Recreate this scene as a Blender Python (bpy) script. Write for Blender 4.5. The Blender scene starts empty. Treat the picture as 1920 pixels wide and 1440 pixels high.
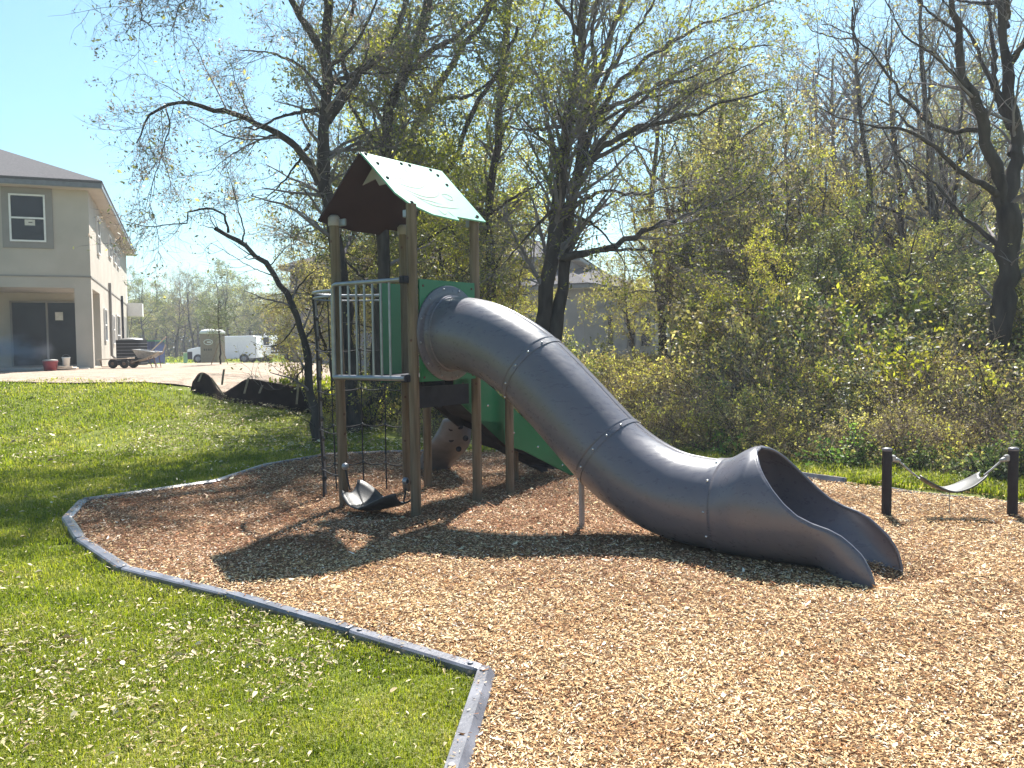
import bpy, bmesh, math, random
import numpy as np
from mathutils import Vector, Matrix
rng = np.random.default_rng(11)
random.seed(5)
S = bpy.context.scene
COL = S.collection
PI = math.pi

# ------------------------------------------------------------------ camera
F = 1567.0
CAMPOS = Vector((0, 0, 1.6))
RM = (Matrix.Rotation(math.radians(90 - 2.8), 4, 'X') @ Matrix.Rotation(math.radians(-0.6), 4, 'Z'))
cam_d = bpy.data.cameras.new('camera'); cam = bpy.data.objects.new('camera', cam_d); COL.objects.link(cam)
cam.matrix_world = Matrix.Translation(CAMPOS) @ RM
cam_d.sensor_width = 36; cam_d.lens = F / 1920 * 36; cam_d.clip_end = 3000; cam_d.clip_start = 0.05
S.camera = cam

def ray(px, py):
    return (RM.to_3x3() @ Vector((px - 960, 720 - py, -F))).normalized()
def G(px, py, z=0.0):
    r = ray(px, py); t = (z - 1.6) / r.z
    return Vector((r.x * t, r.y * t, z))
def P(px, py, Y):
    r = ray(px, py); t = Y / r.y
    return Vector((r.x * t, Y, 1.6 + r.z * t))

# ------------------------------------------------------------------ terrain
def sst(a, b, x):
    t = np.clip((np.asarray(x, float) - a) / (b - a), 0, 1); return t * t * (3 - 2 * t)
def H(x, y):
    x = np.asarray(x, float); y = np.asarray(y, float)
    fx = 1 - 0.80 * sst(-7.3, -2.7, x - (y - 14) * -0.10)
    h = -0.03 + 0.95 * fx * sst(11.2, 18.8, y)
    h = h - 0.58 * fx * sst(29, 55, y)
    h = h + 0.012 * np.sin(x * 1.3 + y * .7) * sst(10, 14, y) + .03 * np.sin(x * .23 + 1) * np.sin(y * .31) * sst(12, 20, y)
    return h
def h1(x, y): return float(H(x, y))

# ------------------------------------------------------------------ material helpers
def newmat(name):
    m = bpy.data.materials.new(name); m.use_nodes = True
    nt = m.node_tree; nt.nodes.clear()
    out = nt.nodes.new('ShaderNodeOutputMaterial')
    return m, nt, out
def N(nt, t, **kw):
    n = nt.nodes.new(t)
    for k, v in kw.items(): setattr(n, k, v)
    return n
def ramp(nt, stops, interp='LINEAR'):
    r = nt.nodes.new('ShaderNodeValToRGB'); cr = r.color_ramp; cr.interpolation = interp
    while len(cr.elements) < len(stops): cr.elements.new(0.5)
    for e, (p, c) in zip(cr.elements, stops):
        e.position = p; e.color = (c[0], c[1], c[2], 1)
    return r
def mat(name, c1, c2=None, rough=.6, scale=8, metal=0, bump=0, bscale=60, stretch=(1, 1, 1), spec=.5, coat=0, detail=6, p1=.35, p2=.65):
    m, nt, out = newmat(name)
    b = N(nt, 'ShaderNodeBsdfPrincipled'); nt.links.new(b.outputs[0], out.inputs[0])
    b.inputs['Roughness'].default_value = rough; b.inputs['Metallic'].default_value = metal
    b.inputs['Specular IOR Level'].default_value = spec; b.inputs['Coat Weight'].default_value = coat
    tc = N(nt, 'ShaderNodeTexCoord'); mp = N(nt, 'ShaderNodeMapping'); mp.inputs['Scale'].default_value = stretch
    nt.links.new(tc.outputs['Object'], mp.inputs[0])
    if c2 is None: c2 = tuple(x * .82 for x in c1)
    no = N(nt, 'ShaderNodeTexNoise'); no.inputs['Scale'].default_value = scale; no.inputs['Detail'].default_value = detail
    nt.links.new(mp.outputs[0], no.inputs[0])
    r = ramp(nt, [(p1, c1), (p2, c2)]); nt.links.new(no.outputs[0], r.inputs[0]); nt.links.new(r.outputs[0], b.inputs['Base Color'])
    if bump:
        nb = N(nt, 'ShaderNodeTexNoise'); nb.inputs['Scale'].default_value = bscale; nb.inputs['Detail'].default_value = 5
        nt.links.new(mp.outputs[0], nb.inputs[0])
        bp = N(nt, 'ShaderNodeBump'); bp.inputs['Strength'].default_value = bump; bp.inputs['Distance'].default_value = .02
        nt.links.new(nb.outputs[0], bp.inputs['Height']); nt.links.new(bp.outputs[0], b.inputs['Normal'])
    return m
def leafmat(name, cols, trans=.5, gloss=.08, tint=(1.2, 1.2, .65), clump=1.2, clump_amt=.35, vary=True):
    """leaf: diffuse + translucent, one colour per leaf, slow drift of hue through the crown"""
    m, nt, out = newmat(name)
    g = N(nt, 'ShaderNodeNewGeometry')
    n = len(cols)
    r = ramp(nt, [((i + .5) / n, c) for i, c in enumerate(cols)])
    tc = N(nt, 'ShaderNodeTexCoord')
    no = N(nt, 'ShaderNodeTexNoise'); no.inputs['Scale'].default_value = clump; no.inputs['Detail'].default_value = 2
    nt.links.new(tc.outputs['Object'], no.inputs[0])
    mx = N(nt, 'ShaderNodeMix'); mx.data_type = 'FLOAT'; mx.inputs[0].default_value = clump_amt
    nt.links.new(g.outputs['Random Per Island'], mx.inputs[2])
    mr = N(nt, 'ShaderNodeMapRange'); mr.inputs[1].default_value = .35; mr.inputs[2].default_value = .65
    nt.links.new(no.outputs[0], mr.inputs[0]); nt.links.new(mr.outputs[0], mx.inputs[3])
    nt.links.new(mx.outputs[0], r.inputs[0])
    d = N(nt, 'ShaderNodeBsdfPrincipled'); d.inputs['Roughness'].default_value = .5; d.inputs['Specular IOR Level'].default_value = gloss * 5
    col = r.outputs[0]
    if vary:   # every plant has its own shade of green
        oi = N(nt, 'ShaderNodeObjectInfo'); wn = N(nt, 'ShaderNodeTexWhiteNoise', noise_dimensions='1D'); nt.links.new(oi.outputs['Random'], wn.inputs['W'])
        hs = N(nt, 'ShaderNodeHueSaturation')
        for src, inp, a, b_ in ((oi.outputs['Random'], 'Value', .78, 1.75), (wn.outputs['Value'], 'Saturation', .55, 1.02), (wn.outputs['Value'], 'Hue', .485, .515)):
            q = N(nt, 'ShaderNodeMapRange'); q.inputs[3].default_value = a; q.inputs[4].default_value = b_; nt.links.new(src, q.inputs[0]); nt.links.new(q.outputs[0], hs.inputs[inp])
        nt.links.new(r.outputs[0], hs.inputs['Color']); col = hs.outputs[0]
    nt.links.new(col, d.inputs['Base Color'])
    t = N(nt, 'ShaderNodeBsdfTranslucent')
    mt = N(nt, 'ShaderNodeMix'); mt.data_type = 'RGBA'; mt.blend_type = 'MULTIPLY'; mt.inputs[0].default_value = 1
    mt.inputs[7].default_value = (*tint, 1); nt.links.new(col, mt.inputs[6])
    nt.links.new(mt.outputs[2], t.inputs[0])
    ms = N(nt, 'ShaderNodeMixShader'); ms.inputs[0].default_value = trans
    nt.links.new(d.outputs[0], ms.inputs[1]); nt.links.new(t.outputs[0], ms.inputs[2]); nt.links.new(ms.outputs[0], out.inputs[0])
    return m
def islandmat(name, stops, rough=.8, patch=None, pscale=.6, spec=.2):
    m, nt, out = newmat(name)
    b = N(nt, 'ShaderNodeBsdfPrincipled'); b.inputs['Roughness'].default_value = rough; b.inputs['Specular IOR Level'].default_value = spec
    nt.links.new(b.outputs[0], out.inputs[0])
    g = N(nt, 'ShaderNodeNewGeometry'); r = ramp(nt, stops); nt.links.new(g.outputs['Random Per Island'], r.inputs[0])
    if patch:
        tc = N(nt, 'ShaderNodeTexCoord'); no = N(nt, 'ShaderNodeTexNoise'); no.inputs['Scale'].default_value = pscale; no.inputs['Detail'].default_value = 5
        nt.links.new(tc.outputs['Object'], no.inputs[0])
        mr = N(nt, 'ShaderNodeMapRange'); mr.inputs[1].default_value = .45; mr.inputs[2].default_value = .68; nt.links.new(no.outputs[0], mr.inputs[0])
        mx = N(nt, 'ShaderNodeMix'); mx.data_type = 'RGBA'; mx.blend_type = 'MULTIPLY'; mx.inputs[7].default_value = (*patch, 1)
        nt.links.new(mr.outputs[0], mx.inputs[0]); nt.links.new(r.outputs[0], mx.inputs[6]); nt.links.new(mx.outputs[2], b.inputs['Base Color'])
    else: nt.links.new(r.outputs[0], b.inputs['Base Color'])
    return m

M = {}
M['bark'] = mat('bark', (.032, .027, .026), (.075, .064, .058), .9, 6, bump=.8, bscale=25, stretch=(1, 1, .25), spec=.15)
M['bark_light'] = mat('bark_light', (.12, .105, .09), (.23, .21, .185), .9, 5, bump=.8, bscale=25, stretch=(1, 1, .3), spec=.15)
M['twig'] = mat('twig', (.14, .12, .125), (.25, .22, .23), .85, 3, spec=.2)
M['twig_brown'] = mat('twig_brown', (.22, .165, .125), (.36, .28, .22), .85, 3, spec=.2)
M['slide'] = mat('slide', (.140, .135, .170), (.122, .119, .152), .30, 3, bump=.05, bscale=9, spec=.5, coat=.12)
def plastic(name, c1, c2, dust):
    m, nt, out = newmat(name); b = N(nt, 'ShaderNodeBsdfPrincipled'); nt.links.new(b.outputs[0], out.inputs[0]); b.inputs['Specular IOR Level'].default_value = .5; b.inputs['Coat Weight'].default_value = .1; b.inputs['Coat Roughness'].default_value = .2
    tc = N(nt, 'ShaderNodeTexCoord')
    def noise(sc, det, st=(1, 1, 1), ro=.6):
        mp = N(nt, 'ShaderNodeMapping'); mp.inputs['Scale'].default_value = st; mp.inputs['Rotation'].default_value = (0, .7, .65); n = N(nt, 'ShaderNodeTexNoise'); n.inputs['Scale'].default_value = sc; n.inputs['Detail'].default_value = det; n.inputs['Roughness'].default_value = ro
        nt.links.new(tc.outputs['Object'], mp.inputs[0]); nt.links.new(mp.outputs[0], n.inputs[0]); return n
    def mrange(src, a, b_, c, d):
        q = N(nt, 'ShaderNodeMapRange'); q.inputs[1].default_value = a; q.inputs[2].default_value = b_; q.inputs[3].default_value = c; q.inputs[4].default_value = d; nt.links.new(src, q.inputs[0]); return q.outputs[0]
    big = noise(2.2, 6); fine_ = noise(26, 8, (.25, 1, 1), .75); spk = noise(150, 2)
    base = ramp(nt, [(.3, c1), (.7, c2)]); nt.links.new(big.outputs[0], base.inputs[0])
    mx = N(nt, 'ShaderNodeMix'); mx.data_type = 'RGBA'; mx.inputs[7].default_value = (*dust, 1); nt.links.new(base.outputs[0], mx.inputs[6])
    mu = N(nt, 'ShaderNodeMath', operation='MULTIPLY'); nt.links.new(mrange(big.outputs[0], .42, .75, 0, .55), mu.inputs[0]); nt.links.new(mrange(fine_.outputs[0], .48, .72, .1, 1), mu.inputs[1])
    ad = N(nt, 'ShaderNodeMath', operation='ADD'); nt.links.new(mu.outputs[0], ad.inputs[0]); nt.links.new(mrange(spk.outputs[0], .70, .78, 0, .5), ad.inputs[1]); ad.use_clamp = True
    nt.links.new(ad.outputs[0], mx.inputs[0]); nt.links.new(mx.outputs[2], b.inputs['Base Color'])
    nt.links.new(mrange(fine_.outputs[0], .35, .7, .24, .42), b.inputs['Roughness'])
    bp = N(nt, 'ShaderNodeBump'); bp.inputs['Strength'].default_value = .12; bp.inputs['Distance'].default_value = .01; nt.links.new(big.outputs[0], bp.inputs['Height']); nt.links.new(bp.outputs[0], b.inputs['Normal'])
    return m
M['slide'] = plastic('slide', (.117, .114, .140), (.094, .092, .115), (.20, .185, .175))
M['slide_in'] = mat('slide_in', (.105, .115, .14), (.09, .10, .125), .35, 3, spec=.5)
M['post'] = mat('post', (.115, .084, .056), (.205, .155, .108), .75, 9, bump=.35, bscale=34, stretch=(4, 4, .22), spec=.2)
M['post_knot'] = mat('post_knot', (.07, .03, .02), (.10, .045, .03), .7)
M['cap'] = mat('cap', (.36, .31, .29), (.30, .26, .25), .45)
M['green'] = mat('green', (.012, .135, .055), (.014, .155, .066), .35, 3, spec=.4, bump=.03, bscale=80)
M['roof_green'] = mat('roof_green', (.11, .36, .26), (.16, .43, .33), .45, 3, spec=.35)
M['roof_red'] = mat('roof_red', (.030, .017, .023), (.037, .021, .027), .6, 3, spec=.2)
M['roof_edge'] = mat('roof_edge', (.05, .02, .02), None, .5)
M['board'] = mat('board', (.33, .31, .31), (.28, .26, .26), .6)
M['engrave'] = mat('engrave', (.035, .035, .035), None, .6)
M['galv'] = mat('galv', (.30, .31, .34), (.24, .25, .28), .38, 12, metal=.55)
M['rope'] = mat('rope', (.022, .022, .026), (.035, .033, .035), .8, 90, bump=.4, bscale=200)
M['rope_grey'] = mat('rope_grey', (.17, .16, .17), (.24, .23, .24), .7, 60)
M['dark'] = mat('dark', (.02, .022, .03), (.03, .032, .043), .7, spec=.12)
M['rubber'] = mat('rubber', (.035, .036, .04), (.05, .052, .057), .5, 20, spec=.5)
M['bolt'] = mat('bolt', (.62, .62, .62), None, .25, metal=.7)
M['climber'] = mat('climber', (.15, .14, .15), (.19, .18, .19), .5)
M['timber'] = mat('timber', (.075, .077, .095), (.155, .158, .188), .38, 5, bump=.12, bscale=40, spec=.7)
M['bollard'] = mat('bollard', (.018, .017, .022), (.03, .028, .034), .6, 9, spec=.2)
M['bollard_cap'] = mat('bollard_cap', (.14, .13, .15), None, .4)
M['stucco'] = mat('stucco', (.48, .44, .385), (.42, .385, .335), .9, 1.1, bump=.3, bscale=90, spec=.1)
M['stucco_trim'] = mat('stucco_trim', (.27, .26, .245), (.245, .235, .22), .9, 3, bump=.2, bscale=90, spec=.1)
M['stucco_grey'] = mat('stucco_grey', (.29, .285, .30), (.25, .245, .255), .9, 1.2, bump=.3, bscale=60, spec=.1)
M['white'] = mat('white', (.78, .78, .77), (.70, .70, .69), .45)
M['vanpaint'] = mat('vanpaint', (.74, .75, .77), (.70, .71, .73), .25, coat=.5)
M['glass'] = mat('glass', (.015, .018, .022), (.028, .032, .036), .08, 1.2, spec=.2)
M['fascia'] = mat('fascia', (.17, .18, .20), None, .5)
M['concrete'] = mat('concrete', (.42, .40, .37), (.34, .32, .29), .9, 4, bump=.3)
M['acgrey'] = mat('acgrey', (.03, .033, .04), (.022, .025, .03), .7, 30, spec=.1)
M['dump_blue'] = mat('dump_blue', (.014, .032, .16), (.012, .025, .11), .5, 6)
M['red'] = mat('red', (.28, .02, .035), (.22, .018, .03), .4)
M['tan'] = mat('tan', (.30, .235, .18), (.26, .20, .155), .6)
M['plywood'] = mat('plywood', (.52, .42, .33), (.42, .33, .25), .8, 5, stretch=(1, 6, 1))
M['mintpost'] = mat('mintpost', (.30, .55, .44), None, .5)
M['fabric'] = mat('fabric', (.022, .015, .014), (.036, .025, .022), .95, 5, bump=.4, bscale=18, spec=.04)
M['stake'] = mat('stake', (.30, .23, .16), (.20, .15, .10), .8, 12)
M['tyre'] = mat('tyre', (.02, .02, .021), None, .8)
M['rust'] = mat('rust', (.13, .075, .045), (.20, .12, .075), .8, 20)
M['steel'] = mat('steel', (.36, .36, .36), (.24, .235, .23), .5, 12, metal=.3)
M['fence'] = mat('fence', (.46, .45, .46), (.38, .37, .38), .7, 5)
M['paper'] = mat('paper', (.62, .60, .54), None, .8)
M['ink'] = mat('ink', (.10, .09, .08), None, .8)
M['shingle'] = mat('shingle', (.075, .072, .078), (.13, .125, .13), .95, 26, stretch=(.4, 3, 3), bump=.5, bscale=30, spec=.1)

# foliage
M['leaf_dark'] = leafmat('leaf_dark', [(.035, .052, .025), (.055, .08, .03), (.09, .12, .035), (.15, .185, .04)], .42, gloss=.16)
M['leaf_mid'] = leafmat('leaf_mid', [(.09, .105, .03), (.15, .165, .032), (.24, .255, .035), (.34, .335, .045)], .55)
M['leaf_yellow'] = leafmat('leaf_yellow', [(.22, .19, .045), (.31, .30, .04), (.42, .41, .04), (.55, .52, .05)], .55)
M['leaf_olive'] = leafmat('leaf_olive', [(.15, .105, .06), (.20, .15, .065), (.25, .21, .06), (.34, .29, .065)], .5)
M['leaf_bud'] = leafmat('leaf_bud', [(.13, .09, .085), (.19, .135, .12), (.24, .20, .12), (.26, .16, .10)], .45, tint=(1.1, 1, .9))
M['leaf_ground'] = leafmat('leaf_ground', [(.05, .10, .02), (.08, .15, .03), (.13, .20, .04)], .5)
M['leaf_pine'] = leafmat('leaf_pine', [(.04, .07, .03), (.07, .11, .035), (.11, .15, .05)], .3)
M['leaf_purple'] = leafmat('leaf_purple', [(.06, .045, .055), (.10, .075, .09), (.14, .11, .12)], .35, tint=(1, 1, 1))
M['grass'] = leafmat('grass', [(.10, .135, .014), (.155, .195, .018), (.215, .245, .022), (.29, .29, .045), (.44, .385, .17)], .55, tint=(1.15, 1.25, .45), clump=1.1, clump_amt=.42, gloss=.06, vary=False)
M['dead'] = islandmat('dead', [(0, (.20, .13, .06)), (.25, (.36, .27, .14)), (.6, (.50, .42, .26)), (1, (.62, .55, .38))], .6, spec=.4)
M['chip'] = islandmat('chip', [(0, (.12, .050, .022)), (.13, (.34, .18, .085)), (.4, (.64, .42, .21)), (.75, (.82, .62, .36)), (.93, (.88, .75, .52)), (1, (.88, .85, .80))], .9, patch=(.80, .70, .63), pscale=1.7, spec=.08)
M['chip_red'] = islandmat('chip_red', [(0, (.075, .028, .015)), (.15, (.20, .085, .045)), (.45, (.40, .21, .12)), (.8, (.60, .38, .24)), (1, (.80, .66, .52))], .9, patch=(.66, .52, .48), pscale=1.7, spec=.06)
M['drygrass'] = islandmat('drygrass', [(0, (.13, .09, .055)), (.5, (.23, .165, .105)), (1, (.36, .28, .18))], .8)

def groundmat(name, c1, c2, c3, scale, bump=.6, bscale=40):
    m, nt, out = newmat(name)
    b = N(nt, 'ShaderNodeBsdfPrincipled'); b.inputs['Roughness'].default_value = .95; b.inputs['Specular IOR Level'].default_value = .1
    nt.links.new(b.outputs[0], out.inputs[0])
    tc = N(nt, 'ShaderNodeTexCoord')
    n1 = N(nt, 'ShaderNodeTexNoise'); n1.inputs['Scale'].default_value = scale; n1.inputs['Detail'].default_value = 8; n1.inputs['Roughness'].default_value = .7
    n2 = N(nt, 'ShaderNodeTexNoise'); n2.inputs['Scale'].default_value = scale * 14; n2.inputs['Detail'].default_value = 4
    for n in (n1, n2): nt.links.new(tc.outputs['Object'], n.inputs[0])
    r = ramp(nt, [(.35, c1), (.5, c2), (.66, c3)])
    mx = N(nt, 'ShaderNodeMix'); mx.data_type = 'FLOAT'; mx.inputs[0].default_value = .5
    nt.links.new(n1.outputs[0], mx.inputs[2]); nt.links.new(n2.outputs[0], mx.inputs[3]); nt.links.new(mx.outputs[0], r.inputs[0])
    nt.links.new(r.outputs[0], b.inputs['Base Color'])
    nb = N(nt, 'ShaderNodeTexNoise'); nb.inputs['Scale'].default_value = bscale; nb.inputs['Detail'].default_value = 6; nt.links.new(tc.outputs['Object'], nb.inputs[0])
    bp = N(nt, 'ShaderNodeBump'); bp.inputs['Strength'].default_value = bump; bp.inputs['Distance'].default_value = .04
    nt.links.new(nb.outputs[0], bp.inputs['Height']); nt.links.new(bp.outputs[0], b.inputs['Normal'])
    return m
M['lawn_soil'] = groundmat('lawn_soil', (.075, .095, .02), (.12, .145, .028), (.20, .19, .07), 1.4)
M['mulch_bed'] = groundmat('mulch_bed', (.07, .035, .022), (.17, .10, .058), (.30, .20, .12), 9, 1, 70)
M['dirt'] = groundmat('dirt', (.12, .088, .066), (.28, .22, .175), (.43, .36, .30), 2.2, 1, 5)
M['road'] = groundmat('road', (.30, .29, .28), (.34, .33, .32), (.38, .37, .36), 3, .2)
M['brush_soil'] = groundmat('brush_soil', (.05, .04, .02), (.10, .09, .04), (.16, .14, .07), 2)

# ------------------------------------------------------------------ object helpers
def tag(o, label=None, cat=None, group=None, kind=None):
    if label: o['label'] = label
    if cat: o['category'] = cat
    if group: o['group'] = group
    if kind: o['kind'] = kind
    return o
def thing(name, label, cat, loc=(0, 0, 0), rz=0, group=None):
    o = bpy.data.objects.new(name, None); COL.objects.link(o); o.empty_display_size = .2
    o.location = loc; o.rotation_euler = (0, 0, rz)
    return tag(o, label, cat, group)
def link(name, me, parent=None, keep=False):
    o = bpy.data.objects.new(name, me); COL.objects.link(o)
    if parent is not None:
        o.parent = parent
        if keep:   # mesh was modelled in world coordinates
            ch = []; p = parent
            while p is not None: ch.append(p); p = p.parent
            mw = Matrix.Identity(4)
            for p in reversed(ch):
                mw = mw @ p.matrix_parent_inverse @ (Matrix.Translation(p.location) @ p.rotation_euler.to_matrix().to_4x4())
            o.matrix_parent_inverse = mw.inverted()
    return o

class MB:
    """collects simple shapes; build() links them as ONE mesh object"""
    def __init__(s): s.v = []; s.f = []; s.m = []; s.sm = []
    def add(s, vs, fs, mi=0, smooth=False):
        b = len(s.v); s.v += [tuple(v) for v in vs]; s.f += [[b + i for i in f] for f in fs]; s.m += [mi] * len(fs); s.sm += [smooth] * len(fs); return s
    def box(s, c, size, ax=None, ay=None, az=None, mi=0, bev=0):
        c = Vector(c); ax = Vector(ax or (1, 0, 0)); ay = Vector(ay or (0, 1, 0)); az = Vector(az or (0, 0, 1))
        hx, hy, hz = (k / 2 for k in size)
        if bev:
            b = min(bev, hx * .9, hy * .9, hz * .9); vs = []
            for sx in (-1, 1):
                for sy in (-1, 1):
                    for sz in (-1, 1):
                        for q in ((hx - b, hy - b, hz), (hx - b, hy, hz - b), (hx, hy - b, hz - b)):
                            vs.append(c + ax * sx * q[0] + ay * sy * q[1] + az * sz * q[2])
            bm = bmesh.new()
            for v in vs: bm.verts.new(v)
            bmesh.ops.convex_hull(bm, input=bm.verts); bm.verts.index_update()
            s.add([v.co.copy() for v in bm.verts], [[v.index for v in f.verts] for f in bm.faces], mi); bm.free(); return s
        vs = [c + ax * sx * hx + ay * sy * hy + az * sz * hz for sx in (-1, 1) for sy in (-1, 1) for sz in (-1, 1)]
        return s.add(vs, [(0, 1, 3, 2), (4, 6, 7, 5), (0, 4, 5, 1), (2, 3, 7, 6), (0, 2, 6, 4), (1, 5, 7, 3)], mi)
    def prism(s, poly, o, ax, ay, th, mi=0, center=True):
        """poly in the plane (ax, ay), thickness th along the normal"""
        o = Vector(o); ax = Vector(ax); ay = Vector(ay); n = ax.cross(ay).normalized(); k = -th / 2 if center else 0
        a = [o + ax * x + ay * y + n * k for x, y in poly]; b = [q + n * th for q in a]; m = len(poly)
        bm = bmesh.new(); bv = [bm.verts.new(q) for q in a]; f0 = bm.faces.new(bv)
        r = bmesh.ops.triangulate(bm, faces=[f0]); bm.verts.index_update()
        tris = [[v.index for v in f.verts] for f in bm.faces]; bm.free()
        fs = [t[::-1] for t in tris] + [[i + m for i in t] for t in tris]
        fs += [(i, (i + 1) % m, (i + 1) % m + m, i + m) for i in range(m)]
        return s.add(a + b, fs, mi)
    def tube(s, pts, r, n=10, mi=0, caps=True, closed=False):
        pts = [Vector(p) for p in pts]; K = len(pts); rr = r if hasattr(r, '__len__') else [r] * K
        vs = []; fs = []; ref = None
        for i, p in enumerate(pts):
            if closed: t = pts[(i + 1) % K] - pts[i - 1]
            else: t = pts[min(i + 1, K - 1)] - pts[max(i - 1, 0)]
            t.normalize()
            if ref is None: ref = t.orthogonal().normalized()
            a = (ref - t * ref.dot(t)); a.normalize(); ref = a; b = t.cross(a)
            for k in range(n):
                w = 2 * PI * k / n; vs.append(p + (a * math.cos(w) + b * math.sin(w)) * rr[i])
        L = K if closed else K - 1
        for i in range(L):
            j = (i + 1) % K
            for k in range(n): fs.append((i * n + k, i * n + (k + 1) % n, j * n + (k + 1) % n, j * n + k))
        s.add(vs, fs, mi, True)
        if caps and not closed:
            s.add(vs[:n], [tuple(range(n))[::-1]], mi); s.add(vs[-n:], [tuple(range(n))], mi)
        return s
    def lathe(s, prof, o, n=20, axis=(0, 0, 1), mi=0):
        o = Vector(o); axis = Vector(axis).normalized(); a = axis.orthogonal().normalized(); b = axis.cross(a); vs = []; fs = []
        for r, z in prof:
            for k in range(n):
                w = 2 * PI * k / n; vs.append(o + axis * z + (a * math.cos(w) + b * math.sin(w)) * r)
        for i in range(len(prof) - 1):
            for k in range(n): fs.append((i * n + k, i * n + (k + 1) % n, (i + 1) * n + (k + 1) % n, (i + 1) * n + k))
        return s.add(vs, fs, mi, True)
    def grid(s, rows, mi=0, smooth=True):
        R = len(rows); C = len(rows[0]); vs = [p for r in rows for p in r]
        return s.add(vs, [(i * C + j, i * C + j + 1, (i + 1) * C + j + 1, (i + 1) * C + j) for i in range(R - 1) for j in range(C - 1)], mi, smooth)
    def build(s, name, mats, parent=None, keep=True):
        me = bpy.data.meshes.new(name); me.from_pydata(s.v, [], s.f)
        if not isinstance(mats, (list, tuple)): mats = [mats]
        for m in mats: me.materials.append(M[m] if isinstance(m, str) else m)
        me.polygons.foreach_set('material_index', s.m); me.polygons.foreach_set('use_smooth', s.sm); me.update()
        return link(name, me, parent, keep)

def np_mesh(name, V, quads=None, tris=None, mats=(), midx=None, smooth=False):
    V = np.asarray(V, np.float32).reshape(-1, 3); me = bpy.data.meshes.new(name)
    nq = 0 if quads is None else len(quads); ntr = 0 if tris is None else len(tris)
    loops = []; 
    if nq: loops.append(np.asarray(quads, np.int32).ravel())
    if ntr: loops.append(np.asarray(tris, np.int32).ravel())
    loops = np.concatenate(loops)
    me.vertices.add(len(V)); me.vertices.foreach_set('co', V.ravel())
    me.loops.add(len(loops)); me.loops.foreach_set('vertex_index', loops)
    tot = np.concatenate([np.full(nq, 4, np.int32), np.full(ntr, 3, np.int32)])
    st = np.concatenate([[0], np.cumsum(tot)[:-1]]).astype(np.int32)
    me.polygons.add(nq + ntr); me.polygons.foreach_set('loop_start', st)
    if midx is not None: me.polygons.foreach_set('material_index', np.asarray(midx, np.int32))
    me.polygons.foreach_set('use_smooth', np.full(nq + ntr, smooth, bool))
    for m in mats: me.materials.append(M[m])
    me.update(calc_edges=True)
    return me

def unit(a): return a / np.maximum(np.linalg.norm(a, axis=-1, keepdims=True), 1e-9)
def tubes(Pn, Rn, sides):
    """Pn (N,K,3) Rn (N,K) -> verts, quads"""
    Nn, K = Pn.shape[:2]
    T = unit(np.gradient(Pn, axis=1)); av = unit(Pn[:, -1] - Pn[:, 0] + 1e-6)
    ref = np.where(np.abs(av[:, 2:3]) > .9, np.array([[1., 0, 0]]), np.array([[0, 0, 1.]]))[:, None, :]
    A = unit(np.cross(T, np.broadcast_to(ref, T.shape))); B = np.cross(T, A)
    w = np.arange(sides) * 2 * PI / sides
    V = Pn[:, :, None, :] + (A[:, :, None, :] * np.cos(w)[None, None, :, None] + B[:, :, None, :] * np.sin(w)[None, None, :, None]) * Rn[:, :, None, None]
    base = (np.arange(Nn) * K * sides)[:, None, None] + (np.arange(K - 1) * sides)[None, :, None]
    k = np.arange(sides)[None, None, :]; k2 = (k + 1) % sides
    Q = np.stack([base + k, base + k2, base + k2 + sides, base + k + sides], -1).reshape(-1, 4)
    return V.reshape(-1, 3), Q
def resample(pts, K):
    p = np.array([tuple(q) for q in pts], float)
    # catmull-rom refine
    if len(p) > 2:
        e = np.vstack([2 * p[0] - p[1], p, 2 * p[-1] - p[-2]]); out = []
        for i in range(len(p) - 1):
            p0, p1, p2, p3 = e[i:i + 4]
            for t in np.linspace(0, 1, 8, endpoint=False):
                out.append(.5 * ((2 * p1) + (-p0 + p2) * t + (2 * p0 - 5 * p1 + 4 * p2 - p3) * t * t + (-p0 + 3 * p1 - 3 * p2 + p3) * t ** 3))
        out.append(p[-1]); p = np.array(out)
    d = np.concatenate([[0], np.cumsum(np.linalg.norm(np.diff(p, axis=0), axis=1))])
    u = np.linspace(0, d[-1], K)
    return np.stack([np.interp(u, d, p[:, i]) for i in range(3)], 1), d[-1]
def spawn(Pn, Rn, Ln, dens, L, ang, K, wob, trop, rr, f0=.15, f1=1., rng=rng, rmin=.0025, taper=.75):
    """children from parent polylines; number per parent ~ dens * length"""
    cnt = rng.poisson(dens * Ln); idx = np.repeat(np.arange(len(Pn)), cnt); n = len(idx)
    K0 = Pn.shape[1]
    t = rng.uniform(f0, f1, n) * (K0 - 1.001); i = t.astype(int); fr = (t - i)[:, None]
    p = Pn[idx, i] * (1 - fr) + Pn[idx, i + 1] * fr
    tg = unit(Pn[idx, i + 1] - Pn[idx, i]); r = Rn[idx, i] * (1 - fr[:, 0]) + Rn[idx, i + 1] * fr[:, 0]
    q = unit(np.cross(tg, rng.normal(size=(n, 3))))
    a = rng.uniform(ang[0], ang[1], n)[:, None]
    d = unit(np.cos(a) * tg + np.sin(a) * q)
    ln = rng.uniform(L[0], L[1], n) * (1.15 - .55 * t / K0)
    out = np.zeros((n, K, 3)); out[:, 0] = p; st = (ln / (K - 1))[:, None]
    for k in range(1, K):
        d = unit(d + rng.normal(size=(n, 3)) * wob + np.array([0, 0, trop])); out[:, k] = out[:, k - 1] + d * st
    r0 = np.maximum(r * rr, rmin)[:, None]
    R = r0 * (1 - taper * np.linspace(0, 1, K)[None, :])
    return out, R, ln
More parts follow.
